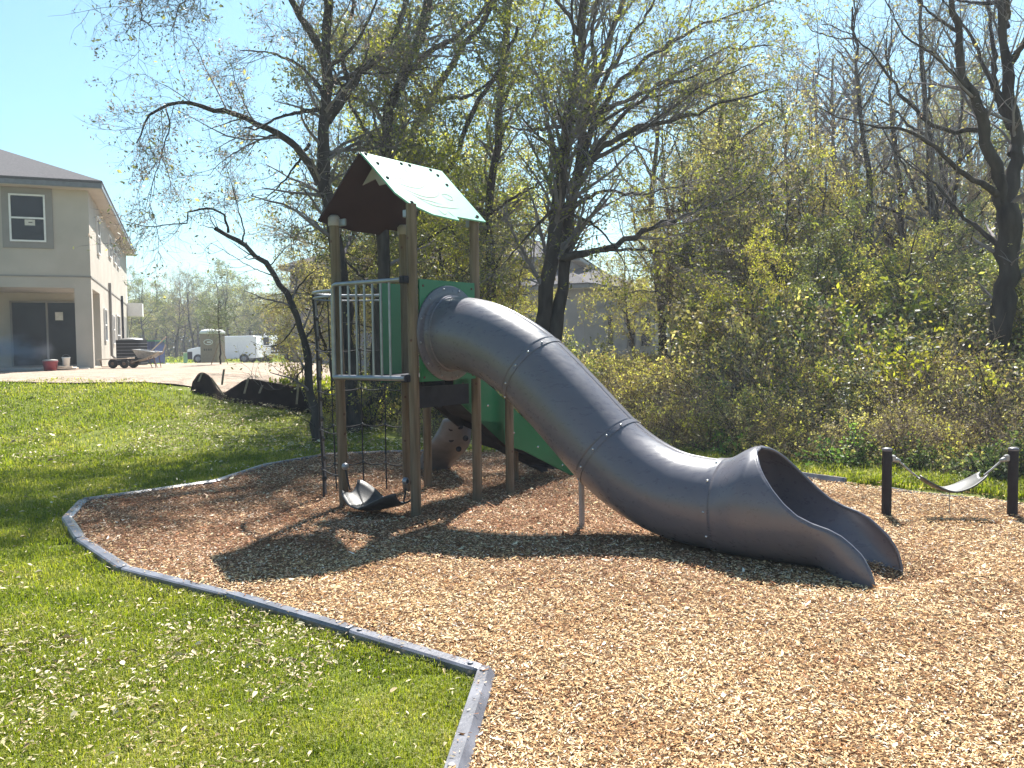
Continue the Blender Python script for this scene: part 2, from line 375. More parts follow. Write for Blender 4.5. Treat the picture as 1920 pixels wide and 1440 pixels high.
def leafgeo(pos, size, asp=.42, droop=-.2, rng=rng):
    n = len(pos); a = unit(rng.normal(size=(n, 3)) + np.array([0, 0, droop])); b = unit(np.cross(a, rng.normal(size=(n, 3))))
    s = (size * rng.uniform(.6, 1.35, n))[:, None]
    V = np.stack([pos, pos + a * s * .45 + b * s * asp * .5, pos + a * s, pos + a * s * .45 - b * s * asp * .5], 1).reshape(-1, 3)
    return V, np.arange(n * 4).reshape(-1, 4)
def scatter_on(Pn, per, jit, f0=.3, rng=rng):
    n = int(len(Pn) * per)
    idx = rng.integers(0, len(Pn), n); K0 = Pn.shape[1]
    t = rng.uniform(f0, 1, n) * (K0 - 1.001); i = t.astype(int); fr = (t - i)[:, None]
    return Pn[idx, i] * (1 - fr) + Pn[idx, i + 1] * fr + rng.normal(size=(n, 3)) * jit
def cat(parts):
    V = []; Q = []; b = 0; M_ = []
    for v, q, m in parts:
        V.append(v); Q.append(q + b); b += len(v); M_.append(np.full(len(q), m))
    return np.concatenate(V), np.concatenate(Q), np.concatenate(M_)

def make_tree(root, limbs, spec, trunk_sides=9):
    """limbs: list of (points, r0, r1). Children of root: trunk (> nothing), crown (twigs + leaves)"""
    g = np.random.default_rng(spec.get('seed', 1))
    K = 22; Ps = []; Rs = []; Ls = []
    for pts, r0, r1 in limbs:
        q, l = resample(pts, K); w = g.normal(size=q.shape) * min(.03, l * .005); w[0] = 0; w[-1] = 0
        Ps.append(q + w); rr_ = r0 + (r1 - r0) * np.linspace(0, 1, K) ** .8
        Rs.append(rr_ * (1 + .08 * g.normal(size=K))); Ls.append(l)
    P0 = np.array(Ps); R0 = np.array(Rs); L0 = np.array(Ls)
    z0 = P0[:, 0, 2].min()
    V, Q = tubes(P0, R0, trunk_sides)
    # root flare
    fl = np.clip(1 - (V[:, 2] - z0) / .35, 0, 1) ** 2
    tr = link('trunk', np_mesh('trunk', V, Q, mats=[spec.get('bark', 'bark')], smooth=True), root, True)
    sel = np.array([len(limbs) == 1 or r1 < .2 for _, _, r1 in limbs])
    lev = spec['levels']; parts = []; Pc, Rc, Lc = P0, R0, L0; f0 = spec.get('f0', .3); allT = []
    for li, lv in enumerate(lev):
        Pn, Rn, Ln = spawn(Pc, Rc, Lc, lv['dens'], lv['L'], lv.get('ang', (.5, 1.2)), lv.get('K', 6), lv.get('wob', .15), lv.get('trop', .03), lv.get('rr', .5), f0 if li == 0 else .1, 1, g, lv.get('rmin', .0025))
        if li == 0:
            keep = Pn[:, 0, 2] > z0 + spec.get('clear', 1.5); Pn, Rn, Ln = Pn[keep], Rn[keep], Ln[keep]
            if spec.get('cut'):
                keep = spec['cut'](Pn[:, -1]); Pn, Rn, Ln = Pn[keep], Rn[keep], Ln[keep]
        v, q = tubes(Pn, Rn, 5 if li == 0 else 3); parts.append((v, q, 0)); Pc, Rc, Lc = Pn, Rn, Ln; allT.append(Pn)
    for per, jit, size, asp, mi, lvl in spec['leaves']:
        if per >= 2.5:      # leaves sit in tufts
            q_ = 5; ctr = scatter_on(allT[lvl], per / q_, jit * .8, rng=g); pos = np.repeat(ctr, q_, 0) + g.normal(size=(len(ctr) * q_, 3)) * max(.03, size * .55)
        else: pos = scatter_on(allT[lvl], per, jit, rng=g)
        if spec.get('leafcut'): pos = pos[spec['leafcut'](pos)]
        v, q = leafgeo(pos, size, asp, rng=g); parts.append((v, q, mi))
    V, Q, mi = cat(parts)
    link('crown', np_mesh('crown', V, Q, mats=spec['mats'], midx=mi), root, True)
    return tr

def copy_tree(o, parent=None):
    c = o.copy(); COL.objects.link(c)
    if parent is not None: c.parent = parent
    for ch in list(o.children): copy_tree(ch, c)
    return c
exec_order = []
# ================================================================== PLAYGROUND TOWER
u = Vector((.7986, -.6018, 0)); v = Vector((.6018, .7986, 0)); Z = Vector((0, 0, 1))
B0 = Vector((-.905, 7.71, 0)); A0 = B0 - u * .985; C0 = B0 + v * .90; D0 = A0 + v * .90
T0 = (A0 + C0) / 2
tower = thing('play_tower', 'wooden play tower with peaked roof, green panels and a long grey tube slide', 'play tower', T0)
DECK = 1.27
def post(p, top, capped=False, r=.048, lean=Vector((0, 0, 0))):
    mb = MB(); n = 8; pts = [p + lean * (i / n) + Z * (-.15 + (top + .15) * i / n) + Vector((random.uniform(-1, 1), random.uniform(-1, 1), 0)) * .0012 for i in range(n + 1)]
    mb.tube(pts, [r * random.uniform(.985, 1.015) for _ in pts], 18)
    o = mb.build('post', 'post', tower)
    for _ in range(int(top * 1.6)):
        a = math.radians(random.uniform(200, 340)); zz = random.uniform(.2, top - .2)
        k = MB(); d = Vector((math.cos(a), math.sin(a), 0)); k.lathe([(0, .0035), (.009, .003), (.014, 0)], p + lean * (zz / top) + Z * zz + d * (r * .99), 8, d)
        k.build('knot', 'post_knot', o)
    if capped:
        c = MB(); c.lathe([(r + .008, -.09), (r + .012, -.07), (r + .012, -.01), (r - .01, .015), (0, .02)], p + lean + Z * top, 18); c.build('post_cap', 'cap', o)
    return o
post(A0, 2.86, True, lean=Vector((-.045, 0, 0))); post(B0, 2.88); post(C0, 2.86); post(D0, 2.86, True)
E0 = C0 + v * .55; post(E0, 1.12, r=.046); post(D0 + v * .33, .95, r=.046); post(Vector((.025, 9.68, 0)), .7, r=.043)

# deck
mb = MB(); mb.box((A0 + C0) / 2 + Z * (DECK + .0), (.90, .88, .04), u, v)
mb.build('deck', 'dark', tower)

# roof: two plates over a ridge along v
RZ = 3.385; ridge0 = Vector((-1.400, 7.90, RZ)); rl = 1.13; half = .60; drop = .575
def roof(side, m, name, label):
    dn = (u * side * (half if side < 0 else .565) - Z * drop); L = dn.length; dn.normalize()
    n = (v.cross(dn)) * (-1 if side > 0 else 1)
    if n.z < 0: n = -n
    # stepped lower edge
    if side > 0: poly = [(0, 0), (rl, 0), (rl + .02, L), (.70, L), (.695, L + .055), (.34, L + .03), (.12, L - .08), (0.03, L - .22)]
    else: poly = [(0, 0), (rl, 0), (rl, L - .02), (.90, L - .02), (.87, L + .06), (.48, L + .06), (.46, L), (0, L)]
    mb = MB(); o = ridge0 + n * .008 + (u * side) * .004
    mb.prism(poly, o, v, dn, .016)
    ob = mb.build(name, m, tower); ob['label'] = label
    return ob, o, dn, n, L
rg, ro, rdn, rn, rL = roof(1, 'roof_green', 'roof_panel', 'glossy pale green roof panel with engraved swirls')
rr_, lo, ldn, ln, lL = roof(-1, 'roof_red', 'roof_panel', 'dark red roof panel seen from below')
def on_roof(a, b, k=.011): return ro + v * a + rdn * b + rn * k
for a, b in ((.05, .02), (.12, .14), (.09, .36), (.16, .70), (.50, .045), (.93, .035), (.98, .11), (1.0, .26), (1.07, .74), (.62, .04)):
    k = MB(); k.lathe([(.019, -.012), (.019, .004), (.012, .011), (0, .013)], on_roof(a, b, .008), 12, rn); k.build('bolt_cap', 'dark', rg)
def curve_strip(name, pts, w, parent, mi='engrave'):
    """a flat engraved line on the roof plate"""
    q, _ = resample([(a, b, 0) for a, b in pts], 18); rows = []
    for i in range(len(q)):
        t = q[min(i + 1, 17)] - q[max(i - 1, 0)]; t = t / (np.linalg.norm(t) + 1e-9)
        ww = w * math.sin(PI * (i + .6) / 18.4) + .0012
        rows.append([on_roof(q[i][0] - t[1] * ww, q[i][1] + t[0] * ww, .0105), on_roof(q[i][0] + t[1] * ww, q[i][1] - t[0] * ww, .0105)])
    mb = MB(); mb.grid(rows, smooth=False); return mb.build(name, mi, parent)
for pts in ([(.14, .33), (.24, .34), (.34, .28), (.40, .20), (.38, .12)], [(.40, .17), (.46, .15), (.50, .18), (.48, .22), (.43, .20)],
            [(.10, .38), (.22, .42), (.34, .44), (.48, .42), (.62, .34), (.66, .29)], [(.12, .42), (.28, .52), (.42, .56), (.58, .54), (.70, .48), (.74, .43)],
            [(.20, .52), (.34, .60), (.48, .62), (.62, .64)], [(.76, .46), (.84, .44), (.90, .48), (.86, .53), (.79, .52), (.76, .46)],
            [(.30, .60), (.46, .68), (.66, .68), (.86, .66)], [(.48, .74), (.52, .80), (.58, .78)], [(.62, .74), (.66, .82)], [(.26, .38), (.30, .33), (.33, .37)]):
    curve_strip('engraved_line', pts, .0055, rg)
# gable board under the ridge, with a small dark cut-out mark
mb = MB(); mb.prism([(-.20, -.24), (-.02, -.20), (.03, -.27), (.20, -.26), (.02, -.055), (-.02, -.055)], ridge0 + v * .22, u, Z, .012)
gb = mb.build('gable_board', 'board', tower)
mb = MB(); o = ridge0 + v * .207 - Z * .12
mb.box(o, (.009, .004, .055), u, v); mb.box(o + Z * .012 - v * .005, (.035, .004, .008), u, v); mb.build('cut_out', 'engrave', gb)
mb = MB(); mb.box(ridge0 + v * rl / 2 - Z * .035, (.05, rl * .9, .03), u, v, bev=.005); mb.build('ridge_beam', 'dark', tower)
# roof brackets
for p, sd in ((A0, -1), (D0, -1), (B0, 1), (C0, 1)):
    mb = MB(); mb.box(p + Z * 2.80 - u * sd * .05 - v * 0, (.10, .03, .07), u, v, bev=.006); mb.build('roof_bracket', 'galv', tower)

# slide panel on BC with round hole
SC = (B0 + C0) / 2; scz = 1.70
mb = MB(); hw = .45 - .052; z0, z1 = 1.25, 2.20; R = .36; nn = 48
angs = sorted(set([i * 2 * PI / nn for i in range(nn)] + [math.atan2(b, a) % (2 * PI) for a in (-hw, hw) for b in (z0 - scz, z1 - scz)]))
inner = []; outer = []
for a in angs:
    ca, sa = math.cos(a), math.sin(a)
    t = min([(hw / abs(ca)) if abs(ca) > 1e-6 else 9, ((z1 - scz if sa > 0 else scz - z0) / abs(sa)) if abs(sa) > 1e-6 else 9])
    inner.append((R * ca, R * sa)); outer.append((t * ca, t * sa))
vs = []
for off in (-.009, .009):
    for ring in (inner, outer): vs += [SC + u * (.03 + off) + v * a + Z * (scz + b) for a, b in ring]
n = len(angs); fs = []
for i in range(n):
    j = (i + 1) % n
    fs += [(i, j, n + j, n + i), (2 * n + i, 3 * n + i, 3 * n + j, 2 * n + j), (n + i, n + j, 3 * n + j, 3 * n + i), (i, 2 * n + i, 2 * n + j, j)]
mb.add(vs, fs); pan = mb.build('slide_panel', 'green', tower)
for a, b in ((-.35, .44), (.35, .44), (-.35, -.41), (.35, -.41)):
    k = MB(); k.lathe([(.012, 0), (.012, .004), (0, .008)], SC + u * .039 + v * a + Z * (scz + b), 10, u); k.build('screw', 'post_knot', pan)

# ---- tube slide
slide = thing('tube_slide', None, None, (0, 0, 0)); slide.parent = tower; slide.matrix_parent_inverse = Matrix.Translation(-T0)
slide['label'] = 'smooth blue-grey tube slide curving down to an open scoop'
RT = .348
ctrl = [(-.03, 1.70), (.10, 1.703), (.433, 1.655), (.75, 1.53), (1.044, 1.35), (1.385, 1.06), (1.786, .70), (2.06, .515), (2.35, .395), (2.60, .352), (2.841, .342)]
cp, cl = resample([(a, 0, b) for a, b in ctrl], 140)
def ringat(i, r, nseg=56):
    t = cp[min(i + 1, 139)] - cp[max(i - 1, 0)]; t /= np.linalg.norm(t); nx, nz = -t[2], t[0]
    c = SC + u * cp[i][0] + Z * cp[i][2]
    return [c + (u * nx + Z * nz) * (math.cos(w) * r) - v * (math.sin(w) * r) for w in [2 * PI * k / nseg for k in range(nseg + 1)]]
def idx_s(s): return int(np.argmin(np.abs(cp[:, 0] - s)))
js = [idx_s(.0), idx_s(1.03), idx_s(1.80), 139]
def solid(o, th):
    md = o.modifiers.new('solid', 'SOLIDIFY'); md.thickness = th; md.offset = -1
for a, b in zip(js[:-1], js[1:]):
    mb = MB(); mb.grid([ringat(i, RT) for i in range(a, b + 1)]); o = mb.build('tube_section', 'slide', slide); solid(o, .012)
# flange bands and bolts
def band(i0, i1, r, name='joint_band'):
    mb = MB(); rows = [ringat(i0, RT - .001), ringat(i0, r)] + [ringat(i, r) for i in range(i0 + 1, i1)] + [ringat(i1, r), ringat(i1, RT + .001)]
    mb.grid(rows, smooth=False); o = mb.build(name, 'slide', slide)
    for p in o.data.polygons: p.use_smooth = True
    o.data.set_sharp_from_angle(angle=math.radians(40)); return o
for jj, i in enumerate(js[1:3]):
    bd = band(i, i + 2, RT + .006)
    rr = ringat(i + 1, RT + .007)
    for k in (4, 8, 12, 17, 22, 27, 33, 39, 45, 51):
        c = SC + u * cp[i + 1][0] + Z * cp[i + 1][2]; q = rr[k]; m_ = MB(); m_.lathe([(.009, -.003), (.009, .004), (.005, .007), (0, .008)], q, 8, q - c); m_.build('bolt', 'bolt', slide)
# small lip under the joint line on the crown
# collar on the panel
mb = MB(); c = SC + u * .042 + Z * scz
prof = [(.36, -.003), (.455, -.003), (.455, .012), (.445, .018), (.372, .018), (.362, .03), (.360, .07), (.350, .075)]
mb.lathe(prof, c, 64, u); col = mb.build('collar', 'slide', slide); col.data.set_sharp_from_angle(angle=math.radians(40))
for k in range(12):
    w = 2 * PI * k / 12 + .2; m_ = MB(); m_.lathe([(.010, 0), (.010, .005), (0, .009)], c + u * .018 + v * (.425 * math.cos(w)) + Z * (.425 * math.sin(w)), 8, u); m_.build('bolt', 'galv', slide)
# scoop
hs = [(3.02, 9), (3.10, .80), (3.16, .745), (3.24, .645), (3.32, .555), (3.41, .465), (3.50, .395), (3.60, .352), (3.71, .322), (3.79, .285), (3.85, .238), (3.92, .175), (3.97, .095), (4.00, .02), (4.03, -.14)]
rows = []; s0 = cp[-1][0]; rim = []; rimf = []
NS = 60; ss = list(np.linspace(s0, 3.10, 10)) + list(np.linspace(3.12, 4.03, 46))
for s in ss:
    w = min(max((s - s0) / .27, 0), 1); w = w * w * (3 - 2 * w)
    w2 = min(max((s - 3.2) / .5, 0), 1)
    r = RT + .058 * w - .035 * w2; zb = cp[-1][2] - RT - .004 * w; dv = min(max((s - 3.55) / .50, 0), 1); zc = zb + r - .36 * dv * dv * (3 - 2 * dv)
    h = np.interp(s, [a for a, _ in hs], [b for _, b in hs])
    if s <= 3.10: ph = PI
    else: ph = math.acos(max(-1, min(1, (zc - h) / r)))
    ph = max(ph, .02)
    row = [SC + u * s + v * (-r * math.sin(q)) + Z * (zc - r * math.cos(q)) for q in np.linspace(-ph, ph, NS)]
    rows.append(row)
    if s >= 3.10: rim.append(row[-1]); rimf.append(row[0])
mb = MB(); mb.grid(rows); o = mb.build('scoop', 'slide', slide); solid(o, .014); scoop = o
mb = MB(); mb.tube(rimf[::-1] + rim, .013, 8); mb.build('rim', 'slide', scoop)
# joint band at scoop start
mb = MB(); rws = []
for s_, r_ in ((-.06, RT + .001), (-.06, RT + .010), (-.03, RT + .010), (0, RT + .012), (0.012, RT + .006), (.05, RT + .008), (.06, RT + .006)):
    rws.append([SC + u * (s0 + s_) + Z * cp[-1][2] + Z * (r_ * math.cos(w)) - v * (r_ * math.sin(w)) for w in [2 * PI * k / 56 for k in range(57)]])
mb.grid(rws, smooth=True); bd = mb.build('joint_band', 'slide', slide); bd.data.set_sharp_from_angle(angle=math.radians(30))
for k in (3, 8, 14, 19, 24, 40, 47, 53):
    w = 2 * PI * k / 56; d = Z * math.cos(w) - v * math.sin(w); m_ = MB(); m_.lathe([(.010, -.003), (.010, .004), (0, .008)], SC + u * (s0 - .03) + Z * cp[-1][2] + d * (RT + .011), 8, d); m_.build('bolt', 'bolt', slide)
# support leg
lp = G(1091, 985); mb = MB(); top = lp + Z * .62 + Vector((-.01, .03, 0))
mb.tube([lp - Z * .1, lp + Z * .3, top], [.026, .026, .026], 12); sl = mb.build('support_leg', 'cap', slide)
mb = MB(); mb.prism([(-.05, -.09), (.05, -.09), (.062, .02), (.03, .085), (-.03, .085), (-.062, .02)], top + Z * .0 + Vector((0, -.012, 0)), Vector((1, 0, 0)), Z, .012); mb.build('clamp_plate', 'cap', sl)

# ---- barrier on the AB side
bo = -v * .10; bz0, bz1 = 1.285, 2.19
pA = A0 + bo + u * .005; pB = A0 + bo + u * .93
def rr2(a, b, z0, z1, r=.05, k=5):
    pts = []
    for (c, s0_, e) in (((a, z0), 180, 270), ((b, z0), 270, 360), ((b, z1), 0, 90), ((a, z1), 90, 180)):
        cx = c[0] + (r if c[0] == a else -r); cz = c[1] + (r if c[1] == z0 else -r)
        for i in range(k + 1):
            w = math.radians(s0_ + (e - s0_) * i / k); pts.append((cx + r * math.cos(w), cz + r * math.sin(w)))
    return pts
W = (pB - pA).length
bar = thing('barrier', None, None); bar.parent = tower; bar.matrix_parent_inverse = Matrix.Translation(-T0)
mb = MB()
mb.tube([pA + u * .0 + Z * bz0] + [pA + u * .0 + Z * (bz0 + .1), pA + Z * (bz1 - .05), pA + u * .015 + Z * (bz1 - .012), pA + u * .05 + Z * bz1, pB + Z * bz1], .021, 12)
mb.tube([pA - u * .0 + Z * bz0, pB + u * .04 + Z * bz0], .024, 12)
mb.build('frame', 'galv', bar)
for k in range(1, 8):
    m_ = MB(); x = W * k / 8.3; m_.tube([pA + u * x + Z * bz0, pA + u * x + Z * bz1], .0115, 8); m_.build('bar', 'galv', bar)
for zz in (bz0, bz1):
    m_ = MB(); m_.box(pB + u * .02 + v * .035 + Z * zz, (.075, .09, .07), u, v, bev=.01); m_.build('clamp', 'dark', bar)
# green side panel beside D on the AD side
mb = MB(); mb.prism([(-.36, 1.20), (-.065, 1.20), (-.065, 2.24), (-.36, 2.24)], D0 - u * .0, v, Z, .018); mb.build('side_panel', 'green', tower)

# ---- stair with one green side, one darkened for shade, behind the tower
so = C0 - u * .10
stair = thing('stair', None, None); stair.parent = tower; stair.matrix_parent_inverse = Matrix.Translation(-T0)
poly = [(-.22, 1.32), (-.22, 1.06), (.17, .80), (.54, .76), (.63, .49), (.92, .41), (1.90, .0), (2.0, .0), (2.0, .10), (.95, .76), (.40, 1.12), (.05, 1.32)]
mb = MB(); mb.prism(poly, so, v, Z, .018); sp = mb.build('side_panel', 'green', stair)
for a, b in ((.05, 1.1), (.30, .95), (.75, .62), (1.2, .42), (1.7, .15), (-.1, 1.2)):
    k = MB(); k.lathe([(.013, 0), (.013, .005), (0, .009)], so + v * a + Z * b + u * .009, 8, u); k.build('bolt', 'bolt', sp)
mb = MB(); mb.prism(poly, so - u * .42, v, Z, .018); mb.build('side_panel', 'dark', stair)  # far panel coloured dark to stand for the shade on it
mb = MB(); mb.grid([[so - u * a + v * t + Z * z for a in (.03, .40)] for t, z in ((-.2, 1.10), (.17, .86), (.54, .72), (.92, .48), (1.8, .08))], smooth=False); ub = mb.build('underside_board', 'dark', stair); solid(ub, .02)
for i in range(6):
    t = .10 + i * .30; z = 1.27 - (i + 1) * .19
    mb = MB(); mb.box(so - u * .215 + v * (t + .12) + Z * z, (.37, .28, .035), u, v, bev=.005)
    mb.box(so - u * .215 + v * (t + .0) + Z * (z + .105), (.37, .02, .165), u, v); mb.build('tread', 'dark', stair)
mb = MB(); mb.box(so - u * .20 + v * .62 + Z * .95, (.12, .02, .42), u, v); mb.build('brace_board', 'post', stair)
mb = MB(); mb.prism([(-.28, 1.22), (.62, 1.22), (.75, .78), (.35, .70), (-.05, .95), (-.28, .98)], so - u * .445 + v * .0, v, Z, .016)
mb.build('under_panel', 'dark', stair)
mb = MB(); mb.box((B0 + C0) / 2 - u * .03 + Z * 1.10, (.02, .72, .20), u, v); mb.build('deck_skirt', 'dark', tower)

# ---- grey curved climber behind the posts
cl_ = []
for (lx, ly, rx, ry, Y) in ((832, 786, 882, 786, 9.75), (823, 806, 882, 812, 9.85), (808, 828, 880, 830, 9.95), (796, 842, 868, 848, 10.15), (789, 860, 852, 864, 10.4), (786, 882, 838, 884, 10.6)):
    a = P(lx, ly, Y); b = P(rx, ry, Y + .05); row = []
    for k in range(9):
        t = k / 8; q = a.lerp(b, t); q = q + Vector((0, -.13, .02)) * math.sin(PI * t); row.append(q)
    cl_.append(row)
fine = []
for k in range(9):
    q, _ = resample([r[k] for r in cl_], 20); fine.append([Vector(x) for x in q])
mb = MB(); mb.grid([[fine[k][i] for k in range(9)] for i in range(20)]); clb = mb.build('climbing_shell', 'climber', tower)
md = clb.modifiers.new('solid', 'SOLIDIFY'); md.thickness = .03; md.offset = 0
clb['label'] = 'grey moulded climbing shell with dark hand holes'
for (hx, hy) in ((846, 824), (873, 822), (863, 800), (860, 842), (846, 803)):
    c = P(hx, hy, 9.72 + max(0, (hy - 800)) * .004); m_ = MB(); m_.lathe([(0, .012), (.028, .01), (.034, 0)], c, 14, (0, -1, .15))
    m_.build('hand_hold', 'dark', clb)

# ---- rope net on the open AD side
net = thing('rope_net', None, None); net.parent = tower; net.matrix_parent_inverse = Matrix.Translation(-T0)
UP = [A0 - u * .02 - v * .0, A0 - u * .26 - v * .0, A0 - u * .52 + v * .10, A0 - u * .74 + v * .34, A0 - u * .74 + v * .62, A0 - u * .50 + v * .86, A0 - u * .25 + v * .90, D0 - v * .05 - u * .02]
q, _ = resample([p + Z * 2.14 for p in UP], 40); mb = MB(); mb.tube([Vector(a) for a in q], .017, 10)
q2 = [Vector((a[0], a[1], 2.10 - .015)) for a in q[3:-3]]; mb.tube(q2, .011, 8); mb.build('hoop', 'galv', net)
ropes = [11, 15, 20, 27, 33]
foot = []
for k in ropes:
    p = Vector(q[k]); f = p + (T0 + Vector((-.35, .25, 0)) - Vector((p.x, p.y, 0))) * .10; f.z = .0; foot.append((p, f))
for i, (p, f) in enumerate(foot):
    m_ = MB(); w = [p.lerp(f, t) + Vector((random.uniform(-1, 1), random.uniform(-1, 1), 0)) * .008 for t in np.linspace(0, 1, 9)]
    m_.tube(w, (.012, .019, .008, .008, .008)[i], 8); m_.build('rope', 'rope' if i != 1 else 'rope_grey', net)
for zz in (.30, .72, 1.12, 1.55):
    pts = []
    for p, f in foot:
        t = 1 - zz / 2.14; pts.append(p.lerp(f, t))
    pts = [A0 + Z * zz] + pts + [D0 + Z * zz]
    line = []
    for a, b in zip(pts[:-1], pts[1:]):
        for t in np.linspace(0, 1, 5, endpoint=False): line.append(a.lerp(b, t) - Z * .025 * math.sin(PI * t))
    line.append(pts[-1]); m_ = MB(); m_.tube(line, .0065, 6); rp = m_.build('rope', 'rope', net)
    for c in pts[1:-1]:
        m_ = MB(); m_.lathe([(0, -.018), (.012, -.014), (.016, 0), (.012, .014), (0, .018)], c, 8); m_.build('rope_clamp', 'rubber', rp)
for k in range(9):
    c = foot[1][0].lerp(foot[1][1], .12 + .1 * k); m_ = MB(); m_.lathe([(0, -.03), (.02, -.025), (.031, 0), (.02, .025), (0, .03)], c, 10); m_.build('bead', 'rubber', net)

# ---- sling between the two front posts
def sling(name, a, b, sag, width, wdir, parent, label, catname, group=None, s0=.1, s1=.9, curl=.05, twist=0, strap='rope', m='rubber', n=26, sharp=1.0, path=None):
    """rubber belt hung between points a and b"""
    root = thing(name, label, catname, ((a + b) / 2).to_tuple()[:2] + (0,), group=group) if parent is None else parent
    def at(t):
        p = a.lerp(b, t)
        if path: return Vector((p.x, p.y, float(np.interp(t, path[0], path[1]))))
        return p - Z * sag * (1 - abs(2 * t - 1) ** (1.6 * sharp))
    rows = []
    for i in range(n):
        f = i / (n - 1); t = s0 + (s1 - s0) * f; wd = width * (.55 + .45 * min(1, min(f, 1 - f) / .25) ** .6); row = []
        end = max(0, 1 - min(f, 1 - f) / .16)
        for k in range(9):
            w = (k - 4) / 4; c = at(t + (end * .035 * (1 - w * w) * (1 if f < .5 else -1)))
            tw = twist * (.5 - f); d = (wdir * math.cos(tw) + Z * math.sin(tw))
            row.append(c + d * (w * wd / 2) + Z * (curl * w * w))
        rows.append(row)
    mb = MB(); mb.grid(rows); o = mb.build('seat', m, root); md = o.modifiers.new('solid', 'SOLIDIFY'); md.thickness = .012; md.offset = 0
    for (t0, t1, end) in ((0, s0, 0), (1, s1, n - 1)):
        for sgn in (0, 8):
            pass
        m_ = MB(); m_.tube([at(t0), at((t0 + t1) / 2), at(t1)], .009, 6); m_.build('strap', strap, root)
    return root
sa = A0 + u * .075 - v * .05 + Z * .40; sb = B0 - u * .075 - v * .05 + Z * .33
hm = sling('hanging_sling', sa, sb, .33, .40, v, None, 'black rubber sling seat hung low between the front tower posts', 'sling', s0=.08, s1=.96, curl=.05, twist=.75, m='rubber', path=([0, .08, .2, .34, .46, .6, .78, .96, 1], [.40, .17, .115, .045, .012, .03, .075, .13, .26]))
for p, d in ((sa, -u), (sb, u)):
    m_ = MB(); m_.lathe([(.02, -.02), (.034, -.01), (.034, .02), (.018, .035), (0, .036)], p + d * .0, 12, -d); m_.build('bracket', 'galv', hm)

# ================================================================== sling between bollards
b1 = G(1662, 966); b2 = G(1898, 966)
hr = thing('hammock_swing', 'low black rubber sling hung between two dark bollards', 'hammock swing', (b1 + b2) / 2)
for p in (b1, b2):
    m_ = MB(); m_.tube([p - Z * .1, p + Z * .595], .043, 18); po = m_.build('bollard', 'bollard', hr)
    m_ = MB(); m_.lathe([(.043, -.012), (.046, 0), (.040, .012), (.02, .018), (0, .019)], p + Z * .60, 18); m_.build('bollard_cap', 'bollard_cap', po)
dx = (b2 - b1).normalized()
for p, d in ((b1, dx), (b2, -dx)):
    m_ = MB(); m_.box(p + d * .055 + Z * .52, (.04, .05, .06), dx, dx.cross(Z), bev=.01); m_.lathe([(.018, 0), (.024, .012), (.014, .05), (0, .055)], p + d * .07 + Z * .51, 10, d - Z * .3); m_.build('bracket', 'steel', hr)
sling('seat', b1 + dx * .11 + Z * .49, b2 - dx * .11 + Z * .49, .275, .26, Vector((-dx.y, dx.x, 0)), hr, None, None, s0=.17, s1=.84, curl=.02, twist=0.0, strap='steel', m='rubber')
cb = (b1 + b2) / 2 + dx * .0
m_ = MB()
for i in range(9): m_.tube([cb + Z * (.02 + i * .022) + (dx if i % 2 else v) * .006 * s for s in (-1, 1)] + [cb + Z * (.045 + i * .022)], .0035, 5)
m_.build('chain', 'steel', hr)

# ================================================================== border timbers
ch = [G(905, 1258)]
a = G(661, 1184); b = G(234, 1067)
ch += [a, a.lerp(b, .5) + Vector((.03, .02, 0)), b, G(151, 1012), G(125, 973), G(156, 939), G(285, 921), G(405, 903), G(500, 872), G(610, 853), G(725, 848), G(860, 846)]
start = Vector((-.40, 1.15, 0)); mid = Vector((-.235, 2.95, 0)); 
backline = [G(1010, 846), G(1150, 855), G(1300, 872), G(1400, 881), G(1490, 893), G(1586, 906)]
edge = [G(1586, 906), G(1700, 920), G(1810, 932), G(1925, 945), Vector((7.4, 6.7, 0))]
tl = {0: 'grey plastic edging timber in the foreground, brightly lit along its top', 1: 'grey edging timber meeting the foreground one at the corner by the lawn',
      2: 'grey edging timber beside grass in front of the roof shadow', 3: 'grey edging timber at the left tip of the roof shadow', 4: 'grey edging timber just before the mulch bed turns back',
      5: 'short grey edging timber at the leftmost bend', 6: 'bluish edging timber at the back of the leftmost bend', 7: 'shaded edging timber running right from the leftmost bend',
      8: 'shaded far edging timber beside the shadowed grass', 9: 'thin far edging timber half covered by leaves', 10: 'far edging timber leading to the thin tree left of the tower',
      11: 'far edging timber behind the rope net', 12: 'far edging timber behind the tower posts'}
TB = []
def timber(a, b, i, label, h=.042):
    TB.append((a, b, h))
    d = (b - a); L = d.length; d.normalize(); n = Vector((-d.y, d.x, 0)); root = thing('edging_timber', label, 'edging', (a + b) / 2, group='plastic timbers edging the mulch bed')
    prof = [(-.050, -.12), (-.048, .012), (-.016, h), (.036, h - .004), (.047, .012), (.049, -.12)]
    rows = []
    for s, sc, dz in ((.0, .30, -.012), (.006, .72, -.003), (.025, .93, 0), (.055, 1, 0), (L - .055, 1, 0), (L - .025, .93, 0), (L - .006, .72, -.003), (L, .30, -.012)):
        rows.append([a + d * s + n * (x * sc) + Z * (z + dz) for x, z in prof])
    mb = MB(); mb.grid(rows, smooth=False); k = len(mb.v); c = len(prof)
    mb.f += [list(range(c)), list(range(k - 1, k - c - 1, -1))]; mb.m += [0, 0]; mb.sm += [False, False]
    ob = mb.build('beam', 'timber', root)
    for s in ((.07, L - .07) if i < 2 and a.y < 5 else ()):
        m_ = MB(); m_.lathe([(.015, 0), (.015, .003), (.011, .006), (0, .007)], a + d * s + n * .01 + Z * h, 12); m_.build('pin_cap', 'timber' if i else 'cap', root)
timber(start, mid - (mid - start).normalized() * 0.0, 0, 'grey edging timber at the bottom edge, nearest the camera')
timber(mid, ch[0] + Vector((.02, -.02, 0)), 0, tl[0])
